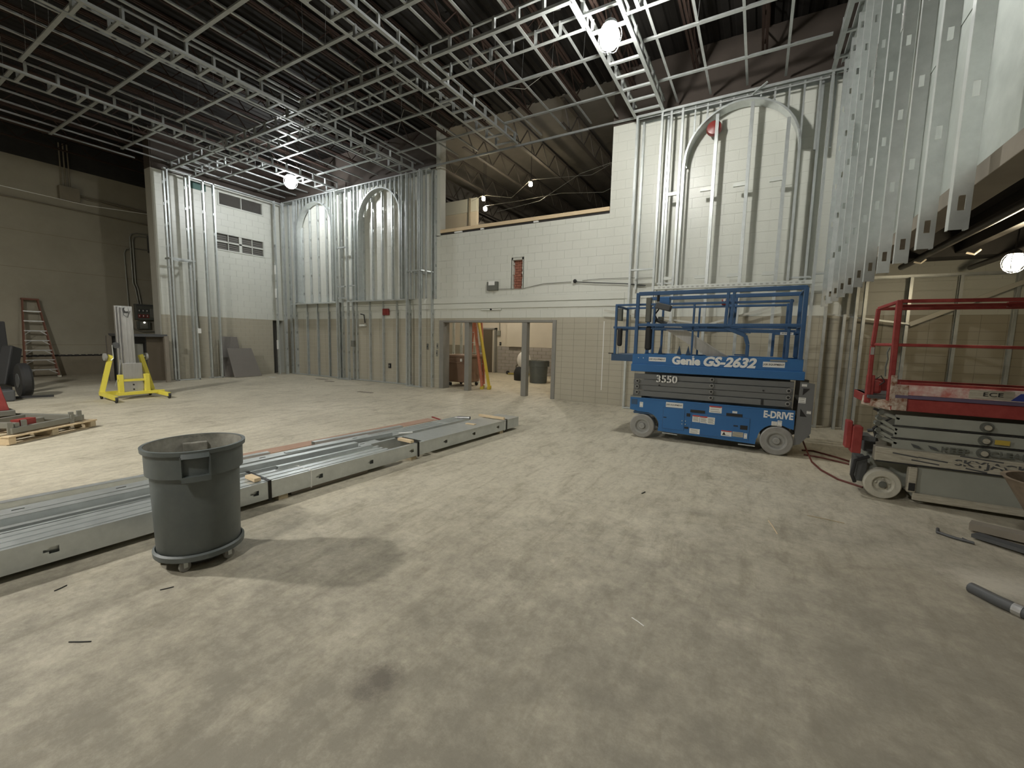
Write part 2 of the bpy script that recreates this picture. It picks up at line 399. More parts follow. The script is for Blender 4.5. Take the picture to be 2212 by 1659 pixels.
# hole knocked in the wall, bricks inside
hb = sroot('trim_2', 'rough knocked-out wall hole showing red brick', (-5.93, YW, 3.4))
MB().box(-6.11, -5.75, YW+.14, YW+.2, 2.99, 3.85).build('backing', jointd, hb)
for r in range(12):
    for c in range(2):
        x0 = -6.09+c*.17-(.08 if r % 2 else 0); x1 = min(x0+.16, -5.76); x0 = max(x0, -6.10)
        if x1-x0 > .03: MB().box(x0, x1, YW+.09, YW+.14, 3.0+r*.07, 3.0+r*.07+.062).build('brick', brickm, hb)
for i in range(13):
    z = 3.0+i*.066
    MB().box(-6.13, -6.08+random.uniform(-.01, .02), YW+.0, YW+.12, z, z+.07).build('broken_block', joint, hb)
    MB().box(-5.77+random.uniform(-.02, .01), -5.73, YW+.0, YW+.12, z, z+.07).build('broken_block', joint, hb)
MB().box(-6.11, -5.75, YW+.0, YW+.12, 3.79, 3.86).build('lintel', joint, hb)
# upper opening: lumber sill, dark lip, left post
up = sroot('trim_3', 'raw lumber sill of the high opening', (-6.1, YW, 4.8))
MB().box(-8.70, -3.38, YW+.0, YW+.26, 4.79, 4.885).build('lumber_sill', wood, up, bevel=.004)
MB().box(-8.70, -3.38, YW+.04, YW+.26, 4.72, 4.79).build('dark_gap', darkm, up)
MB().box(-8.86, -8.70, YW+.0, YW+.26, 4.70, Zd).build('side_post', blockold, up)
for x, w in ((-8.15, .28), (-7.2, .11), (-5.47, .14)): MB().box(x, x+w, YW-.004, YW+.05, 4.735, 4.775).build('shim', white, up)
# room seen through the high opening
ur = sroot('wall_upper_room', 'dark upper room behind the high opening', (-6, 14, 5))
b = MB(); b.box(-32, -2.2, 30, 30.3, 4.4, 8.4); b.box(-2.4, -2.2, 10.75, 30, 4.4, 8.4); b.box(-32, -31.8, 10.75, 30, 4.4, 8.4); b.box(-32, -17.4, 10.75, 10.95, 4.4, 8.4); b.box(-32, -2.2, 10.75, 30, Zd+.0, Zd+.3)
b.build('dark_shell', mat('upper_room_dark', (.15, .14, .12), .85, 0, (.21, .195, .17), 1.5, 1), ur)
MB().box(-32, -2.2, 10.72, 30, 4.30, 4.45).build('upper_floor', darkm, ur)
MB().box(-12.2, -9.68, 13.8, 13.92, 4.45, 6.45).build('partition', innerw, ur)
MB().box(-12.2, -9.68, 13.78, 13.92, 6.45, 6.95).build('partition_top', joint, ur)
MB().box(-10.02, -9.96, 13.72, 13.78, 4.45, 6.95).build('partition_post', beamm, ur)
MB().box(-11.6, -11.1, 13.7, 13.76, 4.45, 5.55).build('leaning_board', white, ur)

urm = mat('upper_room_steel', (.09, .08, .07), .75, 0, (.13, .115, .10), 3, 1)
jb = MB(); y = 10.9
jb.box(-.05, .05, 10.8, 29.9, 7.30, 7.33); jb.box(-.05, .05, 10.8, 29.9, 7.90, 7.94); k = 0
while y < 29: jb.bar((0, y, 7.32 if k else 7.92), (0, y+.5, 7.92 if k else 7.32), .025, .025); y += .5; k = 1-k
jm = jb.mesh('roof_truss', urm)
for i in range(12): inst('roof_truss', jm, ur, Vector((-3.3-1.6*i, 0, 0))-wloc(ur))
# room seen through the doorway
br = sroot('wall_back_room', 'cream and grey tiled walls of the room beyond the doorway', (-8, 17, 0))
b = MB(); b.box(-15.2, -3.4, 17.0, 17.2, 1.25, 4.3); b.box(-15.2, -15, 10.75, 17, 1.25, 4.3); b.box(-3.6, -3.4, 10.75, 17, 1.25, 4.3); b.build('upper_plaster', innerw, br)
b = MB(); b.box(-15.2, -3.4, 16.985, 17.2, 0, 1.25); b.box(-15.2, -15, 10.75, 17, 0, 1.25); b.box(-3.6, -3.4, 10.75, 17, 0, 1.25); b.build('wainscot_core', jointd, br)
courses(br, 'tile', ('y', 16.97), -10.6, -3.6, 0, 1.25, .42, .155, innert, (), .5, .02, .02, 300, -8)
MB().box(-10.0, -9.1, 16.80, 17.0, 1.25, 4.3).build('pilaster', innerw, br)
MB().box(-15.2, -3.4, 10.72, 17.2, 4.28, 4.32).build('plaster_ceiling', innerw, br)
dr = sroot('door_1', 'dark brown door standing in the far room', (-11.1, 16.9, 0))
MB().box(-11.42, -10.86, 16.86, 16.93, 0.02, 2.03).build('leaf', doorm, dr, bevel=.004)
b = MB(); b.box(-11.5, -11.42, 16.84, 17.0, 0, 2.1); b.box(-10.74, -10.66, 16.84, 17.0, 0, 2.1); b.box(-11.5, -10.66, 16.84, 17.0, 2.03, 2.1); b.build('frame', frame_m, dr)
MB().box(-10.86, -10.74, 16.9, 17.0, 0.02, 2.03).build('light_gap', innerw, dr)

# bay wall on the left with windows and a dark doorway
ww = sroot('wall_bay', 'pale block wall of the left bay over a beige lower part', (-16.9, 8.4, 0))
wh = [(8.20, 9.72, 6.13, 6.55), (8.04, 9.72, 4.57, 5.13), (9.98, 10.42, 0, 2.13)]
b = MB(); backing(b, 6.3, 10.7, 0, Zd, wh, lambda b, a, c, z0, z1: b.box(-17.30, -16.905, a, c, z0, z1)); b.build('core', joint, ww)
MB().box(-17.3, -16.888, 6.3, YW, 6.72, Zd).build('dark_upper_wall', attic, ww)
courses(ww, 'block', ('x', -16.9), 6.3, YW, 2.15, 6.72, .434, .2175, blockp, wh, .5, .004, .02, 300, 8.5)
courses(ww, 'tile', ('x', -16.9), 6.3, YW, 0, 2.15, .326, .1467, tilep, wh, .5, .004, .02, 300, 8.5)
MB().box(-17.32, -16.9, 6.26, 6.30, 6.72, Zd).build('dark_upper_wall', attic, ww)
MB().box(-17.32, -16.9, 6.26, 6.30, .75, 6.72).build('end_cap', mat('end_block_grey', (.42, .41, .36), .7, 0, (.48, .47, .42), 2, 1, .3, 25), ww)
MB().box(-17.30, -16.92, 6.262, 6.30, 0, .75).build('end_cap_base', oldlow, ww)
def bay_window(n, y0, y1, z0, z1, cols, rows, mid, label):
    w = sroot('window_%d' % n, label, (-16.95, (y0+y1)/2, z0)); t = .04
    b = MB(); b.box(-16.98, -16.88, y0-t, y0+.01, z0-t, z1+t); b.box(-16.98, -16.88, y1-.01, y1+t, z0-t, z1+t); b.box(-16.98, -16.88, y0, y1, z0-t, z0+.01); b.box(-16.98, -16.88, y0, y1, z1-.01, z1+t)
    b.build('frame', blockold, w, bevel=.003)
    for c in range(cols):
        for r in range(rows):
            a0 = y0+(y1-y0)*c/cols; a1 = y0+(y1-y0)*(c+1)/cols; g0 = z0+(z1-z0)*r/rows; g1 = z0+(z1-z0)*(r+1)/rows
            MB().box(-16.97, -16.955, a0+.006, a1-.006, g0+.006, g1-.006).build('pane', glassd, w)
            if rows > 1:
                for q in range(3): MB().box(-16.955, -16.95, a0+.03, a1-.03, g0+.05+q*.07, g0+.065+q*.07).build('louvre_line', frame_m, w)
    for c in range(1, cols):
        wd = .05 if (c*2 == cols and mid) else .012
        y = y0+(y1-y0)*c/cols; MB().box(-16.96, -16.90, y-wd, y+wd, z0, z1).build('muntin', blockold, w)
    for r in range(1, rows):
        z = z0+(z1-z0)*r/rows; MB().box(-16.96, -16.90, y0, y1, z-.025, z+.025).build('muntin', blockold, w)
bay_window(1, 8.20, 9.72, 6.13, 6.55, 2, 1, False, 'high two-pane window in the left bay wall')
bay_window(2, 8.04, 9.72, 4.57, 5.13, 4, 2, True, 'eight-pane louvred window in the left bay wall')
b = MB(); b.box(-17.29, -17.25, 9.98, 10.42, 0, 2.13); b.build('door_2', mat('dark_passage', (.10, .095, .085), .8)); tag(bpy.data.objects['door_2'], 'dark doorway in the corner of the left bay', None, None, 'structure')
# green strip over the studs of the bay
MB().box(-16.90, -16.885, 7.23, 7.80, 6.42, 6.66).build('green_strip', mat('faded_green', (.06, .14, .12), .6), ww)

# old left wall
lw = sroot('wall_left', 'old stained concrete wall of the dark left end', (-20.8, 3, 0))
MB().box(-21.2, -20.8, -8, 19, .70, 7.05).build('upper_face', oldwall, lw)
MB().box(-21.2, -20.74, -8, 19, 0, .66).build('base_course', oldlow, lw)
MB().box(-21.2, -20.8, -8, 19, 7.05, 8.1).build('dark_head', darkm, lw)
b = MB(); y = -2.0
while y < 8.6:
    b.prism([(y, .66), (y+.10, .66), (y+.13, .72), (y+.03, .72)], -20.8, -20.73, 'x'); y += .17
o = b.build('fluted_edge', darkm, lw); o['kind'] = 'stuff'
for (y0, y1, z) in ((2, 10, 3.55), (2, 10, 4.72), (2, 10, 1.05)): MB().box(-20.8, -20.79, y0, y1, z, z+.012).build('form_line', oldlow, lw)
struct('wall_far_left', MB().box(-21.2, -17.3, 10.7, 10.9, 0, 8.1), oldwall, 'dim wall closing the left end')
struct('wall_front', MB().box(-21.2, 7.5, -8.2, -8, 0, 8.1), oldwall, 'wall behind the viewpoint')
struct('wall_right', MB().box(7.3, 7.5, -8, 10.6, 0, 8.1), blockp, 'wall at the far right under the mezzanine')

# mezzanine bulkhead on the right
wr = sroot('wall_bulkhead', 'galvanised sheet face of the mezzanine above the red lift', (1.2, 5, 2.76))
y = -2.0; r = 0
while y < YW-.05:
    y1 = min(y+1.245, YW)
    for z0, z1 in ((2.76, 4.1), (4.105, 5.45), (5.455, 6.8)):
        j = random.uniform(0, .006); MB().box(1.19+j, 1.23, y+.003, y1-.003, z0, z1).build('sheet_panel', galv2, wr, bevel=.002)
    y += 1.25
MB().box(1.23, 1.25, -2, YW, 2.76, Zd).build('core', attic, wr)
MB().box(1.12, 1.32, -2, YW, 2.64, 2.76).build('edge_beam', beamm, wr, bevel=.004)
mz = sroot('ceiling_mezzanine', 'blackened underside of the mezzanine', (4, 5, 3.4))
MB().box(1.25, 7.4, -2, 10.6, 3.45, 3.6).build('slab', darkm, mz)
mzd = mat('dark_pipe', (.03, .028, .026), .38, 0, (.06, .055, .05), 3, 1)
for i, x in enumerate((1.62, 2.5, 3.3, 4.2, 5.2)):
    b = MB(); b.box(x-.05, x+.05, -2, 8.9, 3.02, 3.04); b.box(x-.01, x+.01, -2, 8.9, 3.04, 3.45); b.build('joist', mzd, mz)
for x, z, r in ((2.05, 2.98, .05), (2.9, 2.92, .04), (3.75, 3.0, .07)): MB().tube([(x, -2, z), (x+.02, 3, z-.02), (x, 9.8, z)], r, 10).build('pipe', mzd, mz, smooth=True)
b = MB(); b.tube([(1.45, -1, 3.05), (1.5, 3, 2.96), (1.47, 6, 3.0), (1.5, 9.5, 2.92)], .11, 10); b.build('wrapped_duct', darkm, mz, smooth=True)
for q in ((2.35, 7.9, 2.86), (2.0, 8.6, 2.88), (2.5, 6.4, 2.9)): MB().tube([(q[0]-.07, q[1], q[2]), (q[0], q[1]-.02, q[2]-.03), (q[0]+.06, q[1], q[2]+.03)], .014, 8).build('pale_elbow', innerw, mz, smooth=True)
MB().box(1.3, 7.3, 8.9, 9.3, 2.98, 3.45).build('beam', darkm, mz)

# ------------------------------------------------------------------ lights
def work_lamp(loc, label, r=.17, top=Zd, name='work_lamp', m=None, cat='work light', group=None):
    t = thing(name, label, cat, loc, 0, group); x, y, z = loc
    MB().sphere((x, y, z), r, 20, 12, 1.15).build('globe', m or glow, t, smooth=True)
    MB().lathe([(r*.55, r*1.0), (r*.75, r*1.15), (r*.6, r*1.5), (r*.25, r*1.8)], loc, 16).build('cap', greyd, t, smooth=True)
    for k in range(6):
        a = k*pi/3; pts = [(x+r*1.25*sin(u)*cos(a), y+r*1.25*sin(u)*sin(a), z-r*1.4*cos(u)) for u in [i*pi/8 for i in range(0, 8)]]
        MB().tube(pts, .004, 4).build('cage_wire', galv, t)
    MB().tube([(x, y, z+r*1.7), (x+.01, y, (z+top)/2), (x, y, top)], .008, 5).build('cord', black, t)
    return t
work_lamp((-2.30, 6.75, 6.22), 'blazing caged work light hanging by the right-hand arch frame', .15)
work_lamp((-13.45, 8.70, 6.50), 'blazing caged work light hanging in the left framed bay', .16, m=mat('bay_work_lamp', (1, 1, 1), .5, 0, emit=(.96, .985, 1.0), estr=LAMP_W*.62))
def high_bay(loc, label, est):
    t = work_lamp(loc, label, .20, m=mat('high_bay_lamp_%d' % est, (1, 1, 1), .5, 0, emit=(1, .97, .90), estr=est)); x, y, z = loc
    MB().lathe([(.46, -.16), (.44, .02), (.30, .22), (.12, .36)], loc, 28, caps=False).build('reflector', greyd, t, smooth=True, thick=.004)
high_bay((-2.1, -2.2, 6.0), 'shaded high-bay lamp hanging behind the viewpoint', 400)
high_bay((-9.3, -1.9, 6.0), 'shaded high-bay lamp hanging behind the viewpoint to the left', 1200)
for (x, y, z, l) in ((-8.84, 13.0, 6.56, 'upper bulb of the close pair in the high opening'), (-8.76, 13.0, 6.20, 'lower bulb of the close pair in the high opening'), (-6.95, 13.0, 6.76, 'single bare bulb in the middle of the high opening')):
    t = work_lamp((x, y, z), l, .06, Zd+.1, 'string_bulb', amber, 'bulb', 'bulbs in the upper room')
work_lamp((2.62, 7.6, 2.66), 'glowing bulb under the mezzanine above the red lift', .09, 3.45, 'string_bulb', mat('mezz_bulb', (1, .9, .7), .5, 0, emit=(1, .83, .55), estr=110), 'bulb')
warm = mat('room_bulb', (1, .9, .7), .5, 0, emit=(1, .92, .78), estr=330)
work_lamp((-6.6, 13.2, 3.7), 'bulb lighting the room beyond the doorway', .10, 4.28, 'string_bulb', warm, 'bulb')
work_lamp((-10.4, 14.2, 3.7), 'second bulb in the room beyond the doorway', .10, 4.28, 'string_bulb', warm, 'bulb')

work_lamp((-15.5, 20, 6.8), 'added unseen bulb behind the pale partition that brightens the deep upper room', .08, Zd, 'string_bulb', mat('hidden_fill_bulb', (1, .9, .7), .5, 0, emit=(1, .86, .66), estr=700), 'bulb')  # added bulb, hidden by the partition, lifts the dark far end
# ------------------------------------------------------------------ roof joists
def joist(x, first=None):
    t = bpy.data.objects.new('bar_joist', None); COL.objects.link(t); t.location = (x, 0, 7.4); t.parent = ceil; t.empty_display_size = .1
    if first:
        for ch in first.children:
            c = ch.copy(); COL.objects.link(c); c.parent = t
        return t
    b = MB(); b.box(x-.055, x-.012, -8, 10.4, 7.40, 7.43); b.box(x+.012, x+.055, -8, 10.4, 7.40, 7.43); b.build('bottom_chord', joistm, t)
    b = MB(); b.box(x-.055, x-.012, -8, 10.4, 7.90, 7.94); b.box(x+.012, x+.055, -8, 10.4, 7.90, 7.94); b.build('top_chord', joistm, t)
    b = MB(); y = -8.0; s = 0
    while y < 10.2:
        b.bar((x, y, 7.42 if s else 7.92), (x, y+.42, 7.92 if s else 7.42), .02, .02); y += .42; s = 1-s
    b.build('web', joistm, t); return t
j0 = joist(-1.55)
for i in range(1, 15): joist(-1.55-1.33*i, j0)
joist(-.3, j0)

# ------------------------------------------------------------------ ceiling grid and soffit ladders
cg = thing('ceiling_grid', 'grid of thin galvanised furring tees over the whole hall', 'ceiling grid', (-6, 4, Zt))
def tee(p, q):
    d = (Vector(q)-Vector(p)).normalized(); b = MB()
    if abs(d.x) > .5: h = .032; z = Zt-.012; b.box(p[0], q[0], p[1]-h, p[1]+h, z, z+.004); b.box(p[0], q[0], p[1]-h, p[1]-h+.003, z+.004, z+.03)
    else: h = .022; b.box(p[0]-h, p[0]+h, p[1], q[1], p[2], p[2]+.004); b.box(p[0]-.003, p[0]+.003, p[1], q[1], p[2]+.004, p[2]+.04)
    b.build('tee', galvt, cg)
LY = [(-2.75, -2.15), (-6.34, -5.78), (-9.95, -9.42), (-13.58, -13.03)]
for x in (.094, -.564, -1.242, -1.90, -3.23, -3.88, -4.55, -5.22, -7.23, -7.90, -8.56, -9.22, -10.5, -11.2, -11.9, -12.6, -14.2, -14.9, -15.6, -16.3):
    y1 = 10.3
    tee((x, -3, Zt), (x, 6.28, Zt)); tee((x, 7.0, Zt), (x, y1, Zt))
for x in (-10.5, -11.2, -11.9, -12.6, -14.2, -14.9, -15.6, -16.3): tee((x, 6.28, Zt), (x, 7.0, Zt))
for y in (-1.08, .22, 1.52, 2.82, 4.12, 5.43, 8.01, 9.32):
    for x0, x1 in ((-17.0 if y < 5.3 else -16.4, -13.62), (-13.0, -9.99), (-9.38, -6.38), (-5.74, -2.79), (-2.11, .72)): tee((x0, y, Zt+.03), (x1, y, Zt+.03))
for (x, y0, y1) in ((-16.9, -3, 5.9), ): tee((x, y0, Zt), (x, y1, Zt))
# suspended edge runner near the high opening
MB().box(-9.3, -3.9, 10.15, 10.19, Zg+.02, Zg+.06).build('edge_runner', galvt, cg); MB().box(-9.3, -2.8, 10.33, 10.37, Zg+.12, Zg+.16).build('edge_runner', galvt, cg)
wire_me = MB().tube([(0, 0, 0), (.02, .01, .5), (0, 0, Zd-Zt-.04)], .003, 3).mesh('hanger_wire', galvt)
for x in (.094, -.564, -1.242, -3.23, -3.88, -4.55, -5.22, -7.23, -7.9, -8.56, -11.2, -11.9, -12.6, -14.2, -15.6):
    for y in (.22, 2.82, 5.43, 8.01): inst('hanger_wire', wire_me, cg, Vector((x, y, Zt+.04))-Vector(cg.location))
up_me = MB().box(-.026, .026, -.022, .022, 0, Zt-Zg+.03).mesh('upright', galvt)
def ladder(axis, a0, a1, s0, s1, label, step=.452, start=None, gap=None):
    """soffit ladder: rails at a0 and a1, running from s0 to s1 along axis"""
    loc = ((a0+a1)/2, (s0+s1)/2, Zg) if axis == 'y' else ((s0+s1)/2, (a0+a1)/2, Zg)
    t = thing('soffit_frame', label, 'soffit framing', loc); R = Vector(loc)
    def bx(name, a, b_, c, d, z0, z1):
        m = MB(); m.box(a, b_, c, d, z0, z1) if axis == 'y' else m.box(c, d, a, b_, z0, z1); return m.build(name, galvt, t)
    for a in (a0, a1):
        bx('lower_rail', a-.033, a+.033, s0, s1, Zg, Zg+.006); sg = -1 if a == a0 else 1
        bx('rail_lip', a+sg*.03-.003, a+sg*.03+.003, s0, s1, Zg+.006, Zg+.045)
        bx('upper_rail', a-.02, a+.02, s0, s1, Zt, Zt+.03)
    s = start if start is not None else s0+.2; wdt = abs(a1-a0)-.05
    rb = MB(); (rb.box(-wdt/2, wdt/2, -.027, .027, .004, .01), rb.box(-wdt/2, wdt/2, -.027, -.023, .01, .04)) if axis == 'y' else (rb.box(-.027, .027, -wdt/2, wdt/2, .004, .01), rb.box(-.02, -.016, -wdt/2, wdt/2, .01, .035))
    rm = rb.mesh('rung', galvt); mid = (a0+a1)/2
    while s < s1:
        if gap is None or not (gap[0] < s < gap[1]):
            p = (mid, s, Zg) if axis == 'y' else (s, mid, Zg); inst('rung', rm, t, Vector(p)-R)
            for a in (a0, a1):
                p = (a, s+.03, Zg+.006) if axis == 'y' else (s+.03, a, Zg+.006); inst('upright', up_me, t, Vector(p)-R, (0, 0, random.uniform(-.5, .5)))
        s += step
    return t
ladder('y', -2.75, -2.15, -2, 10.1, 'soffit ladder running to the right arch frame past the near work light', start=-1.9)
ladder('y', -6.34, -5.78, -2, 10.0, 'soffit ladder ending at the middle of the high opening', start=-1.91, gap=(6.4, 6.9))
ladder('y', -9.95, -9.42, -2, 10.15, 'soffit ladder ending at the box pier left of the high opening', start=-1.75, step=.4515)
ladder('y', -13.58, -13.03, -2, 10.15, 'soffit ladder ending at the pier between the two left arches', start=-1.66)
ladder('x', 6.33, 6.95, -9.40, -6.36, 'cross soffit between the third and second long ladders', step=.46)
ladder('x', 6.33, 6.95, -5.76, -2.77, 'cross soffit between the second long ladder and the near work light', step=.46)
ladder('x', 6.55, 7.18, -16.4, -9.97, 'bright cross soffit over the mouth of the left bay', step=.46)
ladder('x', 6.33, 6.95, -2.13, .73, 'cross soffit right of the near work light', step=.46)
ladder('y', .84, 1.03, -1, 10.1, 'narrow soffit ladder along the hanging studs', step=.70)

# ------------------------------------------------------------------ arched niche framing
def arch_band(parent, cx, cz, r, y0, y1, name='arch_track', a0=0, a1=pi, n=28):
    b = MB(); k = 0
    for i in range(n+1):
        a = a0+(a1-a0)*i/n; x, z = cx+r*cos(a), cz+r*sin(a); x2, z2 = cx+(r+.035)*cos(a), cz+(r+.035)*sin(a)
        b.v += [(x2, y0, z2), (x, y0, z), (x, y1, z), (x2, y1, z2)]
    for i in range(n):
        for j in range(3): b.f.append((4*i+j, 4*i+j+1, 4*i+j+5, 4*i+j+4))
    return b.build(name, galv, parent, thick=.003)
ztop = Zg+.02
nf = thing('arched_wall_framing', 'galvanised stud framing with two tall arches in the left bay back wall', 'wall framing', (-12.6, 10.3, 0))
yb, yf = 10.40, 10.17
for x in (-16.05, -15.30, -14.66, -14.0, -13.36, -12.42, -11.75, -11.1, -10.45, -9.88): stud(nf, x, yb, 0, 2.77, pi/2 if x > -13 else -pi/2, .08)
# piers: front studs full height
for x, y in ((-16.28, yf), (-15.95, yb), (-13.17, yf), (-12.60, yf), (-13.17, yb), (-12.60, yb), (-9.75, yf-.04), (-9.20, yf-.04), (-8.92, yb-.02), (-9.45, yb)):
    stud(nf, x, y, 0, ztop, pi/2, .09)
track_h(nf, (-15.9, yf+.1, 2.78), (-13.2, yf+.1, 2.78), .34, .04, -1, 'shelf_track'); track_h(nf, (-12.58, yf+.1, 2.80), (-9.78, yf+.1, 2.80), .34, .04, -1, 'shelf_track')
track_h(nf, (-16.3, yf+.02, ztop), (-8.9, yf+.02, ztop), .10, .04, -1); track_h(nf, (-16.3, yb-.02, ztop), (-8.9, yb-.02, ztop), .10, .04, -1)
track_h(nf, (-16.3, yb, .01), (-9.8, yb, .01), .10, .03, 1); track_h(nf, (-13.2, yf, .01), (-12.57, yf, .01), .10, .03, 1); track_h(nf, (-9.8, yf-.04, .01), (-9.15, yf-.04, .01), .10, .03, 1)
for cx_, rr in ((-14.47, .98), (-11.10, .96)):
    cz = 5.43; arch_band(nf, cx_, cz, rr, yf, yb-.02)
    for sx in (-1, 1):
        b = MB(); x = cx_+sx*rr; b.box(min(x, x+sx*.004), max(x, x+sx*.004), yf, yb-.02, 2.82, cz); b.box(min(x, x+sx*.04), max(x, x+sx*.04), yf, yf+.003, 2.82, cz); b.build('jamb_track', galv, nf)
        stud(nf, x+sx*.14, yf+.02, 2.82, ztop, pi/2, .09)
    for k in range(-2, 3):
        x = cx_+k*.62*rr*.78
        zt2 = cz+math.sqrt(max(rr*rr-(x-cx_)**2, 0))-.02
        stud(nf, x, yb-.01, 2.82, zt2, pi/2, .07)
    for k in range(-5, 6):
        x = cx_+k*.2*rr
        zb = cz+math.sqrt(max(rr*rr-(x-cx_)**2, 0))+.05
        MB().box(x-.018, x+.018, yf, yf+.04, zb, ztop).build('cripple', galv, nf)
        MB().box(x-.018, x+.018, yb-.06, yb-.02, zb, ztop).build('cripple', galv, nf)
for (x0, x1, z) in ((-13.18, -12.62, 4.65), (-13.18, -12.80, 3.30), (-12.58, -12.22, 3.31), (-13.15, -12.62, 2.90)): MB().box(x0, x1, yf, yf+.06, z, z+.045).build('blocking', galv, nf)
for p, q in (((-9.76, 10.12, 3.66), (-9.18, 10.12, 3.66)), ((-9.18, 10.12, 3.66), (-8.92, 10.42, 3.62)), ((-9.76, 10.12, 3.66), (-9.5, 10.42, 3.62)), ((-9.76, 10.4, 3.6), (-8.92, 10.4, 3.6))):
    MB().bar(p, q, .05, .035).build('blocking', galv, nf)
for x in (-8.72,): stud(nf, x-.1, yb, 2.8, ztop, pi/2, .08)
for k in range(5): MB().box(-9.70+k*.16, -9.665+k*.16, yf+.0, yf+.05, 2.8, ztop).build('cripple', galv, nf)

# left bay side framing
bf = thing('bay_wall_framing', 'galvanised studs standing before the windowed left bay wall', 'wall framing', (-16.4, 8.4, 0))
for (x, y) in ((-16.30, 6.42), (-16.30, 7.02), (-16.62, 6.46), (-16.62, 7.05), (-16.5, 7.50), (-16.5, 7.82), (-16.42, 9.88), (-16.42, 10.18), (-16.30, 10.38)):
    stud(bf, x, y, 0, ztop, 0, .11)
track_h(bf, (-16.30, 6.35, ztop), (-16.30, 7.1, ztop), .11, .04, -1); track_h(bf, (-16.5, 7.1, ztop), (-16.5, 10.4, ztop), .11, .04, -1)
track_h(bf, (-16.30, 6.38, .01), (-16.30, 7.06, .01), .11, .03, 1); track_h(bf, (-16.5, 7.45, .01), (-16.5, 7.9, .01), .11, .03, 1)
for p, q in (((-16.30, 6.42, 3.92), (-16.30, 7.10, 3.92)), ((-16.62, 6.42, 3.92), (-16.62, 7.10, 3.92)), ((-16.30, 6.42, 3.92), (-16.62, 6.42, 3.92)), ((-16.30, 7.1, 3.92), (-16.62, 7.1, 3.92))): MB().bar(p, q, .05, .05).build('blocking', galv, bf)
for z in (1.0, 3.0, 3.9): MB().box(-16.48, -16.40, 9.86, 9.90, z, z+.35).build('splice_tape', white, bf)

# right arch framing
ra = thing('arched_wall_framing', 'galvanised stud framing with one tall arch above the blue lift', 'wall framing', (-.8, 10.2, 0))
ya, yk = 10.10, 10.38
for x, y in ((-2.68, ya), (-2.14, ya), (.82, ya), (1.06, ya-.0)): stud(ra, x, y, 0, ztop, pi/2 if x < 0 else -pi/2, .09)
for x, z0 in ((-2.60, 2.85), (-2.06, 2.85), (.74, 2.85)): stud(ra, x, yk, z0, ztop, pi/2, .09)
b = MB(); b.box(-2.16, .82, ya-.02, ya+.09, 2.79, 2.87); b.build('box_header', mat('pale_track', (.60, .62, .58), .5, .3), ra, bevel=.004)
b = MB(); x = -2.05
while x < .75: b.box(x, x+.05, ya-.022, ya-.02, 2.815, 2.845); x += .1
o = b.build('header_perforations', mat('perforation_grey', (.38, .39, .36), .6), ra); o['kind'] = 'stuff'
track_h(ra, (-2.72, ya, ztop), (1.08, ya, ztop), .10, .05, -1); track_h(ra, (-2.72, yk, ztop+.02), (1.08, yk, ztop+.02), .10, .05, -1)
MB().box(-2.14, .80, ya-.01, ya+.0, ztop-.12, ztop-.09).build('track', galv, ra)
cxr, czr, rr = -.62, 5.46, 1.02
arch_band(ra, cxr, czr, rr, ya+.01, ya+.30)
arch_band(ra, cxr, czr, rr+.03, ya+.28, ya+.30, 'arch_back_track', 0, pi)
MB().box(cxr-rr-.004, cxr-rr, ya+.01, ya+.12, 2.87, czr).build('jamb_track', galv, ra)
MB().box(cxr-rr-.05, cxr-rr, ya+.01, ya+.014, 2.87, czr).build('jamb_track', galv, ra)
for x in (-1.95, -1.72, .44): stud(ra, x, ya+.02, 2.87, ztop if x != .44 else 5.5, pi/2, .09)
for x, zt2 in ((-1.03, 6.33), (-.40, 6.42), (.24, 5.98)): stud(ra, x, ya+.05, 2.87, zt2, pi/2, .09, .06)
for x in (-1.72, -1.03, -.40, .24): stud(ra, x, ya+.06, 0, 2.79, pi/2, .07, .055)
for k in range(11):
    x = -1.5+k*.24
    d = rr*rr-(x-cxr)**2; zb = czr+(math.sqrt(d) if d > 0 else 0)+.05 if d > 0 else 5.3
    MB().box(x-.016, x+.016, ya+.02, ya+.06, zb, ztop).build('cripple', galv, ra)
for x in (-1.72, -1.03, -.40, .24):
    for z in (4.82, 3.00):
        MB().box(x-.27, x-.05, ya+.0, ya+.05, z, z+.07).build('stud_clip', MATS['pale_track'], ra)
for p, q in (((-2.68, ya, 3.26), (-2.14, ya, 3.26)), ((.82, ya, 2.98), (1.08, ya, 2.98)), ((.40, ya+.05, 2.93), (.80, ya+.05, 2.93)), ((-2.1, ya+.06, 2.93), (-1.72, ya+.06, 2.93))): MB().bar(p, q, .05, .035).build('blocking', galv, ra)
track_h(ra, (-2.72, ya, .01), (1.1, ya, .01), .10, .03, 1)
MB().bar((-.45, ya-.04, 6.52), (-.2, ya-.12, 6.66), .05, .012).build('bent_scrap', galv, ra)
for q in range(6):
    a = radians(8+q*3); MB().box(cxr+rr*cos(a)-.0, cxr+rr*cos(a)+.02, ya-.0, ya+.01, czr+rr*sin(a)-.02, czr+rr*sin(a)+.02).build('crimp', galv, ra)

# hanging studs before the bulkhead
hs = thing('hanging_stud_row', 'long galvanised studs hanging in front of the mezzanine sheet face', 'wall framing', (1.02, 6.8, 2.32))
for i in range(11):
    y = 3.71+.61*i; zb = 2.33+random.uniform(-.012, .012)
    if y > 10.0: break
    stud(hs, 1.02, y, zb, ztop+.1, random.uniform(-.10, .10), .092, .045, .16, 'steel_stud')
for y, z in ((5.6, 4.6), (6.8, 4.7), (8.0, 4.35)):
    b = MB(); b.box(.968, .974, y-.045, y+.03, z, z+.45); b.build('splice_plate', mat('crimped_steel', (.45, .47, .46), .28, .9, (.7, .72, .7), 30, .6, .8, 60), hs)
track_h(hs, (1.02, 2.5, ztop+.1), (1.02, 10.1, ztop+.1), .15, .05, -1)

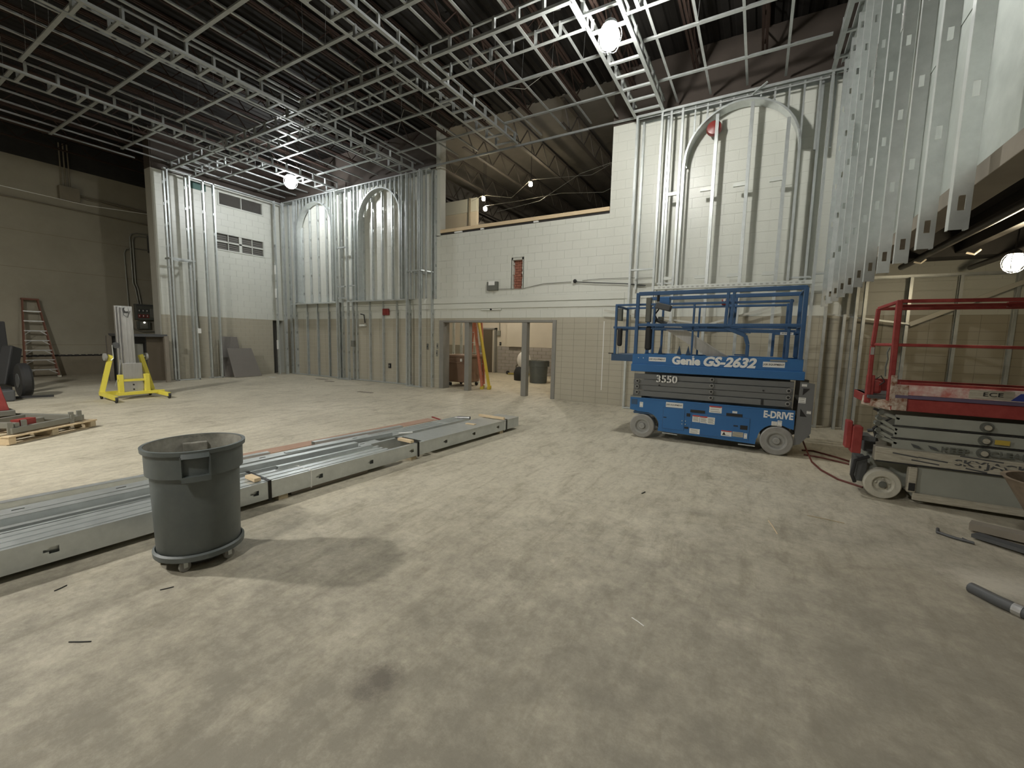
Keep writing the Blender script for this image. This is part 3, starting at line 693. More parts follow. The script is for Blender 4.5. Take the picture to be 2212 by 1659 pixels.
# framing under the mezzanine
mf = thing('mezzanine_wall_framing', 'galvanised studs and top track on the wall behind the red lift', 'wall framing', (2.8, 10.3, 0))
for x, z1 in ((1.40, 2.2), (1.56, 2.88), (1.68, 2.88), (2.33, 2.88), (2.98, 2.88), (3.66, 2.88), (4.3, 2.88)): stud(mf, x, 10.12 if x < 1.7 else 10.30, 0, z1, pi/2, .09)
track_h(mf, (1.1, 10.28, 2.90), (5.0, 10.28, 2.90), .12, .04, -1)
b = MB(); b.bar((2.33, 10.2, 2.02), (3.95, 10.2, 2.86), .03, .075); b.build('brace', mat('pale_strap', (.55, .54, .48), .5, .3), mf)
b = MB(); b.bar((1.1, 10.2, 2.22), (2.33, 10.2, 2.03), .02, .03); b.build('brace', galv, mf)
# brace behind the blue lift
bb = MB().bar((-1.05, 10.30, 2.0), (.35, 10.30, 2.42), .02, .045).build('strap_brace', mat('pale_strap', (.55, .54, .48), .5, .3)); tag(bb, 'pale sloping strap on the wall behind the blue lift rails', 'brace')
bb = MB().bar((-3.35, 10.30, 2.36), (-1.05, 10.30, 2.02), .02, .04).build('strap_brace', MATS['pale_strap']); tag(bb, 'long pale strap falling left to right left of the blue lift', 'brace')

# ------------------------------------------------------------------ small wall fittings
def small(label, cat, name, b, m, **k):
    o = b.build(name, m, **k); return tag(o, label, cat)
t = thing('junction_box', 'grey junction box with a white label left of the brick hole', 'electrical box', (-6.71, YW-.08, 3.1))
MB().box(-6.89, -6.54, YW-.09, YW-.002, 2.98, 3.22).build('box', panelg, t, bevel=.005); MB().box(-6.83, -6.62, YW-.095, YW-.09, 3.12, 3.235).build('label_sheet', white, t)
t = thing('cable_run', 'thin grey cable running along the wall from the junction box to a black plug', 'cable', (-5, YW-.03, 3.05))
MB().tube([(-6.54, YW-.03, 3.01), (-5.75, YW-.03, 2.995), (-5.1, YW-.03, 3.10), (-4.3, YW-.03, 3.11)], .008, 5).build('wire', conduit_m, t)
MB().sphere((-4.19, YW-.06, 3.12), .05, 10, 6).build('plug', black, t, smooth=True)
MB().tube([(-4.15, YW-.05, 3.10), (-3.6, YW-.05, 3.05), (-2.9, YW-.05, 3.0), (-2.4, YW-.05, 2.93)], .012, 5).build('wire', greyd, t)
MB().tube([(-4.0, YW-.03, 3.13), (-3.5, YW-.03, 3.15), (-2.2, YW-.03, 3.12)], .006, 5).build('wire', conduit_m, t)
for (x, z, w, h, m, l) in ((-8.96, 1.60, .09, .2, mat('ivory_plastic', (.62, .58, .44), .5), 'ivory cover plate above the switches beside the doorway'), (-9.19, 1.30, .07, .19, panelg, 'dark switch plate nearest the box pier'), (-8.99, 1.30, .08, .19, black, 'black switch plate between the dark one and the grey ones'),
                         (-8.78, 1.33, .07, .17, conduit_m, 'upper grey plate beside the doorway frame'), (-8.80, 1.10, .08, .20, conduit_m, 'lower grey plate beside the doorway frame')):
    t = thing('wall_switch', l, 'switch', (x, YW-.012, z)); MB().box(x-w/2, x+w/2, YW-.014, YW-.001, z-h/2, z+h/2).build('plate', m, t, bevel=.003)
    MB().box(x-.01, x+.01, YW-.022, YW-.014, z-.025, z+.025).build('toggle', black if m is not black else conduit_m, t)
t = thing('door_closer_bar', 'small white bar with a dark knob above the wide doorway', 'bar', (-6.76, YW-.03, 2.44)); MB().box(-7.1, -6.42, YW-.04, YW-.014, 2.42, 2.46).build('bar', blockp, t, bevel=.003); MB().cyl((-6.76, YW-.07, 2.44), (-6.76, YW-.04, 2.44), .025).build('knob', black, t)
t = thing('alarm_horn', 'small red alarm box on the wall inside the right-hand of the two left arches', 'alarm', (-10.98, YW-.09, 2.42)); MB().box(-11.12, -10.86, YW-.10, YW-.014, 2.31, 2.53).build('body', horn, t, bevel=.012); MB().box(-11.08, -10.98, YW-.11, YW-.10, 2.36, 2.48).build('grille', redp, t)
t = thing('alarm_bell', 'round dark red alarm bell hanging in the top left of the tall right arch', 'alarm', (-1.12, 10.2, 6.15)); MB().lathe([(.02, -.09), (.13, -.07), (.155, -.01), (.15, .03), (.04, .06)], (-1.12, 10.22, 6.10), 24, 'y').build('gong', horn, t, smooth=True); MB().box(-1.16, -1.08, 10.26, YW-.0, 6.05, 6.15).build('bracket', panelg, t)
t = thing('pipe_tee', 'grey conduit with elbows on the wall between the two left arches', 'pipe', (-12.3, YW-.05, 2.1))
MB().tube([(-12.66, YW-.06, 2.9), (-12.66, YW-.06, 1.35), (-12.66, YW-.06, .9)], .022, 8).build('riser', conduit_m, t); MB().box(-12.73, -12.59, YW-.11, YW-.015, 1.2, 1.42).build('box', conduit_m, t, bevel=.01)
MB().tube([(-12.25, YW-.05, 2.36), (-12.05, YW-.08, 2.33), (-12.0, YW-.08, 2.05)], .02, 8).build('elbow', black, t); MB().box(-12.28, -12.0, YW-.1, YW-.015, 1.93, 2.0).build('bracket', blockp, t)
t = thing('outlet_box', 'black outlet low on the tiles between two studs of the left framing', 'outlet', (-10.86, YW-.03, .6)); MB().box(-10.91, -10.82, YW-.05, YW-.003, .52, .68).build('box', black, t); MB().box(-10.885, -10.845, YW-.054, YW-.05, .57, .63).build('socket', conduit_m, t)
t = thing('drop_cord', 'black cord with a white tag hanging on a left bay stud', 'cord', (-16.2, 7.1, 1.6)); MB().tube([(-16.22, 7.08, 3.3), (-16.23, 7.06, 2.4), (-16.22, 7.08, 1.72)], .008, 5).build('wire', black, t); MB().box(-16.25, -16.20, 7.03, 7.13, 1.56, 1.72).build('tag', white, t, bevel=.005)
t = thing('leaning_board', 'tall narrow grey board leaning against the beige bay wall', 'board', (-16.55, 8.1, 0)); b = MB(); b.add([(-16.50, 7.92, .01), (-16.50, 8.62, .01), (-16.80, 8.55, 1.45), (-16.80, 7.98, 1.45), (-16.52, 7.92, .01), (-16.52, 8.62, .01), (-16.82, 8.55, 1.45), (-16.82, 7.98, 1.45)], [(0, 1, 2, 3), (7, 6, 5, 4), (0, 4, 5, 1), (1, 5, 6, 2), (2, 6, 7, 3), (3, 7, 4, 0)]); b.build('panel', sheetg, t)
t = thing('leaning_board', 'wide low grey board leaning in front of the narrow one', 'board', (-16.2, 8.3, 0)); b = MB(); b.add([(-16.15, 8.08, .01), (-16.15, 9.05, .01), (-16.45, 8.86, 1.04), (-16.45, 8.02, 1.04), (-16.17, 8.08, .01), (-16.17, 9.05, .01), (-16.47, 8.86, 1.04), (-16.47, 8.02, 1.04)], [(0, 1, 2, 3), (7, 6, 5, 4), (0, 4, 5, 1), (1, 5, 6, 2), (2, 6, 7, 3), (3, 7, 4, 0)]); b.build('panel', sheetg, t)

# ------------------------------------------------------------------ old wall: electrical gear, conduits
XL = -20.79
t = thing('electrical_panel', 'row of grey breaker boxes with red and white switches on the dark left wall', 'electrical panel', (-20.7, 7.4, 2.3))
MB().box(XL, XL+.16, 6.9, 8.35, 2.02, 2.62).build('housing', panelg, t, bevel=.01); MB().box(XL+.16, XL+.19, 7.35, 7.95, 2.12, 2.46).build('door', conduit_m, t, bevel=.005); MB().box(XL+.16, XL+.17, 6.93, 8.3, 2.55, 2.6).build('top_strip', greyd, t)
for i in range(6):
    y = 6.97+(i % 3)*.12; z = 2.30 if i < 3 else 2.10
    MB().box(XL+.16, XL+.18, y, y+.09, z, z+.13).build('breaker', redp if i > 2 else greyd, t); MB().box(XL+.18, XL+.19, y+.02, y+.05, z+.04, z+.10).build('breaker_label', white, t)
t = thing('meter_box', 'small pale box with a glowing lens below the breaker boxes', 'electrical box', (-20.7, 7.1, 1.8)); MB().box(XL, XL+.12, 6.95, 7.35, 1.66, 1.96).build('box', panelg, t, bevel=.01); MB().box(XL+.12, XL+.15, 7.02, 7.27, 1.68, 1.94).build('face', conduit_m, t, bevel=.01); MB().sphere((XL+.16, 7.15, 1.92), .03, 10, 6).build('lens', mat('lit_lens', (1, 1, 1), .4, 0, emit=(1, .97, .85), estr=4), t, smooth=True)
t = thing('disconnect_switch', 'grey disconnect box with a white label by the corner of the bay', 'electrical box', (-20.7, 8.0, 1.7)); MB().box(XL, XL+.2, 7.8, 8.35, 1.45, 1.95).build('box', panelg, t, bevel=.01); MB().box(XL+.2, XL+.205, 8.0, 8.14, 1.68, 1.82).build('label_sheet', white, t); MB().cyl((XL+.1, 7.95, 1.25), (XL+.1, 7.95, 1.45), .04).build('conduit', conduit_m, t)
t = thing('upper_panel', 'dark box with a lit strip high on the left wall beside the bay corner', 'electrical box', (-20.7, 7.8, 4.9)); MB().box(XL, XL+.2, 7.45, 8.6, 4.62, 5.25).build('housing', greyd, t, bevel=.01); MB().box(XL+.2, XL+.22, 7.83, 8.5, 4.82, 5.02).build('tube_light', mat('strip_light', (1, 1, 1), .4, 0, emit=(1, .97, .9), estr=5), t); MB().box(XL+.2, XL+.22, 7.83, 8.5, 5.06, 5.09).build('reflector', alu, t)
t = thing('conduit_run', 'bundle of grey conduits bending from the breaker boxes up to the dark upper box', 'conduit', (-20.75, 7, 2.7))
for i, (y, zt2) in enumerate(((6.92, 5.28), (7.0, 5.18))):
    MB().tube([(XL+.05, y+.12, 2.62), (XL+.05, y+.06, 3.2), (XL+.05, y, 3.4), (XL+.05, y, zt2-.2), (XL+.05, y+.06, zt2-.06), (XL+.05, y+.2, zt2), (XL+.05, 8.5, zt2)], .022, 6).build('pipe', conduit_m, t)
MB().tube([(XL+.05, 6.72, 4.45), (XL+.05, 6.78, 4.62), (XL+.05, 6.95, 4.70), (XL+.05, 7.5, 4.70)], .018, 6).build('pipe', conduit_m, t); MB().tube([(XL+.05, 6.72, 4.45), (XL+.05, 6.75, 1.9), (XL+.05, 6.85, 1.66), (XL+.05, 7.1, 1.56), (XL+.05, 7.5, 1.58), (XL+.05, 7.6, 1.8), (XL+.05, 7.8, 1.86)], .018, 6).build('pipe', conduit_m, t)
MB().tube([(XL+.05, 8.2, 4.6), (XL+.05, 8.2, 2.6)], .02, 6).build('pipe', conduit_m, t)
t = thing('wireway', 'dark conduits and pull box crossing high on the left wall', 'conduit', (-20.75, 5.4, 6.1))
MB().box(XL, XL+.2, 5.1, 5.6, 5.95, 6.4).build('pull_box', oldlow, t, bevel=.01)
for dz in (0, .07): MB().tube([(XL+.05, 5.6, 6.22-dz), (XL+.05, 9, 6.05-dz)], .025, 6).build('pipe', oldlow, t)
MB().tube([(XL+.05, 1, 5.72), (XL+.05, 5.1, 5.70), (XL+.05, 9, 5.62)], .02, 6).build('pipe', oldlow, t)
for dy in (.1, .2, .3): MB().tube([(XL+.06, 5.1+dy, 6.4), (XL+.06, 5.1+dy, 7.8)], .02, 6).build('pipe', oldlow, t)
tag(MB().tube([(-20.2, 1, 5.95), (-20.0, 3, 5.86), (-19.6, 5.5, 5.70), (-18.8, 7.6, 5.72), (-17.4, 8.0, 5.75)], .010, 5).build('slack_cable', tapew), 'thin white cable slung across the dark left end', 'cable')

# ------------------------------------------------------------------ step ladder at the left wall
t = thing('step_ladder', 'tall orange-railed step ladder leaning folded against the stained left wall', 'ladder', (-20.3, 4.2, 0))
def lp(u, v, off=0):   # u across 0..1, v up 0..1
    y0 = 3.86+(4.03-3.86)*v; y1 = 4.62+(4.36-4.62)*v
    return (-20.22-.42*v-off, y0+(y1-y0)*u, 2.52*v+.02)
for u in (0, 1): MB().bar(lp(u, 0), lp(u, 1), .075, .03, (0, 1, 0)).build('rail', oldora, t)
for u in (0, 1): MB().bar(lp(u, 0, .12), lp(u, 1, .05), .05, .03, (0, 1, 0)).build('rear_rail', oldora, t)
for i in range(7):
    v = .095+i*.125; MB().bar(lp(0, v), lp(1, v), .08, .03).build('step', alu, t)
    if i < 5:
        for u, u2 in ((0, .28), (1, .72)): MB().bar(lp(u, v-.055, -.02), lp(u2, v-.005, -.02), .012, .02).build('brace', alu, t)
b = MB(); p, q = Vector(lp(0, 1)), Vector(lp(1, 1)); b.bar(p+Vector((0, -.03, 0)), q+Vector((0, .03, 0)), .16, .06); b.build('top_cap', oldora, t, bevel=.01)
for u in (0, 1): b = MB(); p = Vector(lp(u, 0)); b.box(p.x-.05, p.x+.05, p.y-.04, p.y+.04, 0, .06); b.build('foot', mat('pale_rubber', (.5, .48, .4), .8), t)

# cabinet and steel frame near the panels
t = thing('steel_cabinet', 'dark rusty steel cabinet frame standing below the breaker boxes', 'cabinet', (-16.6, 5.6, 0))
MB().box(-17.6, -17.55, 5.1, 6.2, .02, 1.42).build('back', greyd, t)
for (x, y) in ((-16.3, 5.25), (-16.0, 6.05), (-17.5, 5.15)): MB().box(x-.05, x+.05, y-.05, y+.05, 0, 1.45).build('post', beamm, t)
MB().box(-17.55, -16.0, 5.15, 6.1, 1.42, 1.50).build('top', greyd, t, bevel=.01)
MB().box(-16.3, -16.26, 5.65, 6.1, .05, 1.42).build('door', doorm, t); MB().box(-16.5, -16.42, 5.28, 5.62, .45, 1.2).build('grey_box', conduit_m, t, bevel=.01); MB().box(-16.5, -16.42, 5.28, 5.62, .05, .40).build('grey_box', beamm, t, bevel=.01)
MB().cyl((-16.41, 5.45, .42), (-16.38, 5.45, .42), .09).build('round_cover', conduit_m, t)

# ------------------------------------------------------------------ yellow material lift
def material_lift():
    O = (-13.0, 4.1, 0); t = thing('material_lift', 'yellow-based hand-crank material lift with a silver mast', 'material lift', O)
    X = lambda a, b_: (-13.0+a, 4.1+b_)   # a: toward the viewer's right-front (+x), b: across (+y)
    # mast: nested aluminium columns
    for i, (w, d, z0, z1) in enumerate(((.42, .10, .10, 2.17), (.34, .08, .12, 2.15), (.26, .07, .14, 2.13))):
        x = -13.0+i*.085; b = MB(); b.box(x, x+.07, 4.1-w/2, 4.1+w/2, z0, z1)
        for yy in (-w/2, -w/6, w/6, w/2-.02): b.box(x+.07, x+.082, 4.1+yy, 4.1+yy+.02, z0, z1)
        b.build('mast_column', alu, t, bevel=.004)
    MB().box(-12.74, -12.70, 3.88, 4.36, .16, .84).build('carriage', alu, t, bevel=.006)
    for z in (.22, .33): MB().cyl((-12.70, 4.12, z), (-12.685, 4.12, z), .02).build('bolt', black, t)
    for y in (3.80, 4.44): MB().box(-12.72, -12.62, y-.06, y+.06, .12, .58).build('fork_bracket', yellow, t, bevel=.008)
    MB().box(-12.66, -12.63, 3.74, 4.50, .42, .47).build('cross_bar', yellow, t); MB().box(-12.70, -12.60, 3.70, 4.86, .10, .17).build('front_bar', yellow, t, bevel=.006)
    MB().box(-13.05, -12.95, 3.45, 4.75, .08, .18).build('rear_bar', yellow, t, bevel=.006)
    for y, yo in ((3.50, 3.46), (4.70, 4.74)):
        MB().bar((-13.15, y, .13), (-12.12, yo, .10), .08, .09).build('base_leg', yellow, t, bevel=.006)
        MB().lathe([(.02, -.02), (.06, -.018), (.06, .018), (.02, .02)], (-12.14, yo, .06), 16, 'y').build('caster', black, t); MB().box(-12.19, -12.09, yo-.03, yo+.03, .06, .13).build('caster_fork', greyd, t)
        MB().lathe([(.02, -.02), (.06, -.018), (.06, .018), (.02, .02)], (-13.1, y, .06), 16, 'y').build('caster', black, t)
        s = -1 if y < 4 else 1
        MB().bar((-13.0, y+.02*s, .16), (-12.98, 4.1+s*.36, 1.02), .09, .11).build('folded_leg', yellow, t, bevel=.006)
        MB().lathe([(.03, -.03), (.085, -.028), (.085, .028), (.03, .03)], (-12.97, 4.1+s*.50, .98), 18, 'y').build('transport_wheel', rim, t)
        MB().bar((-12.98, 4.1+s*.36, .99), (-12.97, 4.1+s*.52, .98), .05, .03).build('wheel_arm', galv, t)
    MB().box(-12.78, -12.74, 4.02, 4.12, 2.0, 2.12).build('pulley_plate', greyd, t); MB().cyl((-12.74, 4.07, 2.08), (-12.70, 4.07, 2.08), .045).build('pulley', alu, t)
    MB().tube([(-12.72, 4.02, 2.12), (-12.70, 4.0, 1.95), (-12.72, 4.1, 1.9), (-12.71, 4.16, 2.05)], .008, 5).build('hook_cable', black, t)
    MB().tube([(-12.95, 3.88, 1.25), (-12.95, 3.78, 1.25), (-12.93, 3.78, .95), (-12.93, 3.72, .90)], .012, 6).build('crank', galv, t); MB().cyl((-12.98, 3.86, 1.25), (-12.90, 3.86, 1.25), .07).build('winch', greyd, t)
    MB().tube([(-12.9, 3.92, .9), (-12.85, 3.86, .6), (-12.85, 3.74, .3)], .012, 6).build('handle_bar', galv, t)
    return t
o = material_lift(); o.scale = (1, .76, 1)

# ------------------------------------------------------------------ pallet with red machine part at far left
def pallet():
    O = (-9.6, 1.6, 0); t = thing('pallet', 'pale wooden pallet at the left edge under grey steel frames', 'pallet', O)
    # deck along direction d from near corner (-8.75,1.42) to (-9.55,2.5)
    A = Vector((-8.72, 1.45, 0)); u = Vector((-.62, .98, 0)).normalized(); v = Vector((-u.y, u.x, 0))
    P = lambda a, c, z: tuple(A+u*a+v*c+Vector((0, 0, z)))
    for i, a in enumerate((0.05, .62, 1.22)):
        MB().bar(P(a, 0, .055), P(a, 1.75, .055), .09, .09).build('stringer', wood if i == 0 else woodold, t, bevel=.003)
    for i in range(10): 
        c = .05+i*.185; MB().bar(P(0, c, .115), P(1.28, c, .115), .12, .02).build('deck_board', wood if i % 2 == 0 else woodold, t)
    for i in range(3): 
        c = .08+i*.55; MB().bar(P(0, c, .006), P(1.28, c, .006), .10, .012).build('bottom_board', woodold, t)
    return P
P_ = pallet()
t = thing('steel_frame_parts', 'welded grey steel frames lying on the pale pallet', 'steel frame', P_(.6, .5, .13))
for (a0, c0, a1, c1, z) in ((.10, .08, 1.15, .10, .18), (.1, .45, 1.1, .5, .18), (.2, .08, .2, .8, .24), (.95, .05, .95, .7, .22), (.0, .85, 1.0, .85, .2), (1.15, .1, 1.2, 1.4, .18), (.2, 1.45, 1.2, 1.45, .18)): MB().bar(P_(a0, c0, z), P_(a1, c1, z), .06, .08).build('channel', conduit_m, t, bevel=.004)
for (a, c) in ((.12, .1), (.3, .1), (.95, .08), (1.1, .1)): MB().bar(P_(a, c, .13), P_(a, c, .30), .06, .05).build('post', conduit_m, t)
MB().bar(P_(.28, .2, .24), P_(.5, .2, .24), .12, .12).build('red_block', redp, t)
t = thing('red_hopper', 'dull red tapered steel hopper standing on the grey frames at the left edge', 'machine part', (-10.42, 1.50, .22))
c = Vector((-10.42, 1.50, .30)); b = MB()
lo = [c+u_ for u_ in (Vector((-.24, -.24, 0)), Vector((.24, -.24, 0)), Vector((.24, .24, 0)), Vector((-.24, .24, 0)))]; hi = [c+u_+Vector((0, 0, .76)) for u_ in (Vector((-.12, -.12, 0)), Vector((.12, -.12, 0)), Vector((.12, .12, 0)), Vector((-.12, .12, 0)))]
b.add(lo+hi, [(0, 3, 2, 1), (4, 5, 6, 7), (0, 1, 5, 4), (1, 2, 6, 5), (2, 3, 7, 6), (3, 0, 4, 7)]); b.build('cone', redp, t, bevel=.01)
b = MB(); b.box(c.x-.29, c.x+.29, c.y-.29, c.y+.29, c.z-.08, c.z); b.build('base_plate', conduit_m, t, bevel=.005); MB().cyl((c.x, c.y, c.z+.76), (c.x, c.y, c.z+1.2), .03).build('pole', conduit_m, t)
# black wheeled junk behind
t = thing('tilted_trolley', 'black two-wheeled trolley tipped up behind the pallet', 'trolley', (-15.0, 2.7, 0))
MB().lathe([(.10, -.09), (.36, -.09), (.40, -.05), (.40, .05), (.36, .09), (.10, .09)], (-14.6, 2.75, .40), 24, 'y').build('tyre', black, t, smooth=True)
MB().lathe([(.02, -.1), (.16, -.1), (.16, .1), (.02, .1)], (-14.6, 2.75, .40), 16, 'y').build('hub', greyd, t)
MB().bar((-15.1, 2.55, .25), (-15.3, 2.75, 1.15), .22, .30).build('body', black, t, bevel=.03); MB().bar((-16.2, 2.72, .9), (-16.2, 2.70, 1.75), .32, .22).build('hood', black, t, bevel=.02); MB().bar((-16.0, 2.7, .02), (-16.0, 2.7, .95), .2, .2).build('stand', black, t, bevel=.02)
MB().bar((-14.4, 2.3, .05), (-14.1, 3.1, .05), .05, .05).build('axle', black, t); MB().box(-14.4, -14.0, 2.2, 2.5, 0.005, .25).build('motor', greyd, t, bevel=.03)
MB().tube([(-15.2, 2.3, 1.3), (-15.5, 2.2, 1.4), (-15.8, 2.4, 1.2), (-15.6, 2.7, .5), (-15, 2.8, .02)], .02, 6).build('hose', black, t)

# ------------------------------------------------------------------ near waste bin on its dolly
def waste_bin(x, y, label, R=.285, H=.73, zb=.105, dolly=True, rz=0.0):
    t = thing('waste_bin', label, 'bin', (x, y, 0), rz); c = (0, 0, 0); rb = R*.86; k = H/.73
    b = MB(); prof = [(.01, zb), (rb-.01, zb), (rb, zb+.02), (R-.028, zb+H*.74), (R-.006, zb+H*.75), (R-.004, zb+H-.03), (R+.012, zb+H-.028), (R+.014, zb+H), (R-.006, zb+H)]
    b.lathe(prof, c, 56, caps=False); b.build('body', can_m, t, smooth=True, local=True)
    b = MB(); b.lathe([(R-.008, zb+H-.001), (R-.014, zb+H-.05), (R-.04, zb+H*.72), (rb-.02, zb+.03), (.005, zb+.025)], c, 56, caps=False); b.build('lining', can_in, t, smooth=True, local=True)
    for a0, nm in ((radians(-23), 'handle'), (radians(157), 'handle')):
        b = MB(); n = 8; da = .25*(.285/R)
        zt_, zl = zb+H*.955, zb+H*.755
        def pt(a, r, z): return (r*cos(a), r*sin(a), z)
        for s in (-1, 1): a = a0+s*da; b.add([pt(a-.012, R-.01, zl), pt(a+.012, R-.01, zl), pt(a+.012, R+.028, zl), pt(a-.012, R+.028, zl), pt(a-.012, R-.01, zt_), pt(a+.012, R-.01, zt_), pt(a+.012, R+.03, zt_), pt(a-.012, R+.03, zt_)], [(0, 3, 2, 1), (4, 5, 6, 7), (0, 1, 5, 4), (1, 2, 6, 5), (2, 3, 7, 6), (3, 0, 4, 7)])
        for i in range(n):
            a, a2 = a0-da+2*da*i/n, a0-da+2*da*(i+1)/n
            b.add([pt(a, R-.01, zl-.02), pt(a2, R-.01, zl-.02), pt(a2, R+.03, zl-.02), pt(a, R+.03, zl-.02), pt(a, R-.01, zl+.015), pt(a2, R-.01, zl+.015), pt(a2, R+.03, zl+.015), pt(a, R+.03, zl+.015)], [(0, 3, 2, 1), (4, 5, 6, 7), (0, 1, 5, 4), (1, 2, 6, 5), (2, 3, 7, 6), (3, 0, 4, 7)])
            b.add([pt(a, R-.01, zt_-.01), pt(a2, R-.01, zt_-.01), pt(a2, R+.03, zt_-.01), pt(a, R+.03, zt_-.01), pt(a, R-.01, zt_+.02), pt(a2, R-.01, zt_+.02), pt(a2, R+.012, zt_+.02), pt(a, R+.012, zt_+.02)], [(0, 3, 2, 1), (4, 5, 6, 7), (0, 1, 5, 4), (1, 2, 6, 5), (2, 3, 7, 6), (3, 0, 4, 7)])
        b.build(nm, can_m, t, local=True)
    # moulded grip pocket on the inside wall
    b = MB(); a = radians(157); rr_ = R-.045; b.lathe([(.001, 0)], (0, 0, -5), 3, caps=False)
    b = MB(); b.bar(((rr_)*cos(a), rr_*sin(a), zb+H*.74), ((rr_)*cos(a), rr_*sin(a), zb+H*.93), .15*k, .04, (cos(a), sin(a), 0)); b.build('grip_pocket', can_in, t, local=True, bevel=.008)
    if dolly:
        b = MB(); b.lathe([(.05, .075), (rb-.02, .075), (rb+.02, .082), (rb+.022, .115), (rb+.008, .125), (rb-.0, .105), (.05, .10)], c, 48); b.build('dolly_plate', can_m, t, smooth=True, local=True)
        b = MB(); b.lathe([(.01, .02), (rb*.62, .02), (rb*.68, .075), (.01, .075)], c, 36); b.build('dolly_hub', greyd, t, smooth=True, local=True)
        for q in range(5):
            a = radians(-48+q*72); px, py = (rb-.03)*cos(a), (rb-.03)*sin(a)
            b = MB(); b.lathe([(.008, -.014), (.033, -.012), (.036, 0), (.033, .012), (.008, .014)], (px, py, .036), 20, 'x'); w = b.build('caster', tyre, t, smooth=True, local=True)
            b = MB(); b.box(px-.02, px-.014, py-.012, py+.012, .03, .085); b.box(px+.014, px+.02, py-.012, py+.012, .03, .085); b.box(px-.02, px+.02, py-.014, py+.014, .072, .085); b.build('caster_fork', galv, t, local=True)
    return t
waste_bin(-3.36, 1.40, 'large dusty grey round bin on a wheeled dolly in the foreground')

# ------------------------------------------------------------------ steel stud bundles
def bundle_stud_mesh(Ln, h, wd, holes=True, name='steel_stud', hz=.022, hl=.075, first=.5, step=.62, closed=False, flip=False):
    """stud lying along +Y, web upright (height h) on the +X side, flanges toward -X"""
    b = MB(); cuts = [0]
    if holes:
        y = first
        while y < Ln-.2: cuts += [y-hl/2, y+hl/2]; y += step
    cuts.append(Ln)
    for i in range(len(cuts)-1):
        a, c = cuts[i], cuts[i+1]
        if i % 2 == 0: b.add([(0, a, 0), (0, c, 0), (0, c, h), (0, a, h)], [(0, 1, 2, 3)])
        else:
            m = h/2; b.add([(0, a, 0), (0, c, 0), (0, c, m-hz), (0, a, m-hz)], [(0, 1, 2, 3)]); b.add([(0, a, m+hz), (0, c, m+hz), (0, c, h), (0, a, h)], [(0, 1, 2, 3)])
            q = a+hl*.35; b.add([(0, a, m-hz), (0, q, m-hz), (0, q, m-hz*.3), (0, a, m-hz*.3)], [(0, 1, 2, 3)]); b.add([(0, a, m+hz*.5), (0, q, m+hz*.5), (0, q, m+hz), (0, a, m+hz)], [(0, 1, 2, 3)])
    for z, s in ((0, 1), (h, -1)):
        b.add([(0, 0, z), (-wd, 0, z), (-wd, Ln, z), (0, Ln, z)], [(0, 1, 2, 3)]); b.add([(-wd, 0, z), (-wd, 0, z+s*.012), (-wd, Ln, z+s*.012), (-wd, Ln, z)], [(0, 1, 2, 3)])
    return b.mesh(name, galv)
yaw_b = -math.atan(.062)
t = thing('stud_bundle', 'long strapped bundle of deep galvanised studs running to the room centre', 'stud bundle', (-4.10, -.9, 0), yaw_b)
L1 = 7.45; me1 = bundle_stud_mesh(L1, .165, .045, first=.42, step=.64)
inst('steel_stud', me1, t, (.02, 0, .05), (0, 0, 0), .002)
me2 = bundle_stud_mesh(4.0, .165, .045, False); me3 = bundle_stud_mesh(4.5, .165, .045, False)
for i in range(1, 9): inst('steel_stud', me3, t, (.02-i*.034, .02*((i*7) % 5), .05+.003*((i*5) % 3)), (0, 0, 0), .002)
for i in range(9, 12): inst('steel_stud', me3, t, (.02-i*.034, .05, .035), (0, 0, 0), .002)
inst('steel_stud', bundle_stud_mesh(3.0, .165, .045, False), t, (-.40, 4.45, .05), (0, 0, 0), .002)
b = MB(); b.box(-.43, .03, 5.12, 7.45, .216, .220); b.box(-.43, -.427, 5.12, 7.45, .19, .22); b.build('flat_top_track', galv, t, local=True)
b = MB(); b.box(-.39, .015, 7.40, 7.44, .055, .214); b.build('end_fill', greyd, t, local=True)
for y in (.4, 3.2, 4.9, 6.9): MB().box(-.42, .01, y, y+.09, 0.002, .05).build('dunnage', woodold, t, local=True)
MB().box(-.30, -.02, 3.34, 4.25, .004, .045).build('offcut_below', beamm, t, local=True)
for y in (3.10, 5.00, 7.06):
    b = MB(); b.box(.022, .026, y, y+.03, .03, .225); b.box(-.42, .026, y, y+.03, .222, .227); b.build('steel_strap', strapm, t, local=True)
for y in (3.52, 7.0):
    b = MB(); b.box(.022, .025, y, y+.012, .04, .222); b.box(-.34, .025, y, y+.012, .2205, .2235); b.build('white_strap', tapew, t, local=True)
MB().box(-.20, -.02, 3.00, 3.06, .228, .262).build('wood_cleat', wood, t, local=True, bevel=.003); MB().box(-.25, .0, 4.90, 4.96, .228, .262).build('wood_cleat', wood, t, local=True, bevel=.003); MB().box(-.52, .02, 6.98, 7.02, .228, .268).build('wood_cleat', wood, t, local=True, bevel=.003)
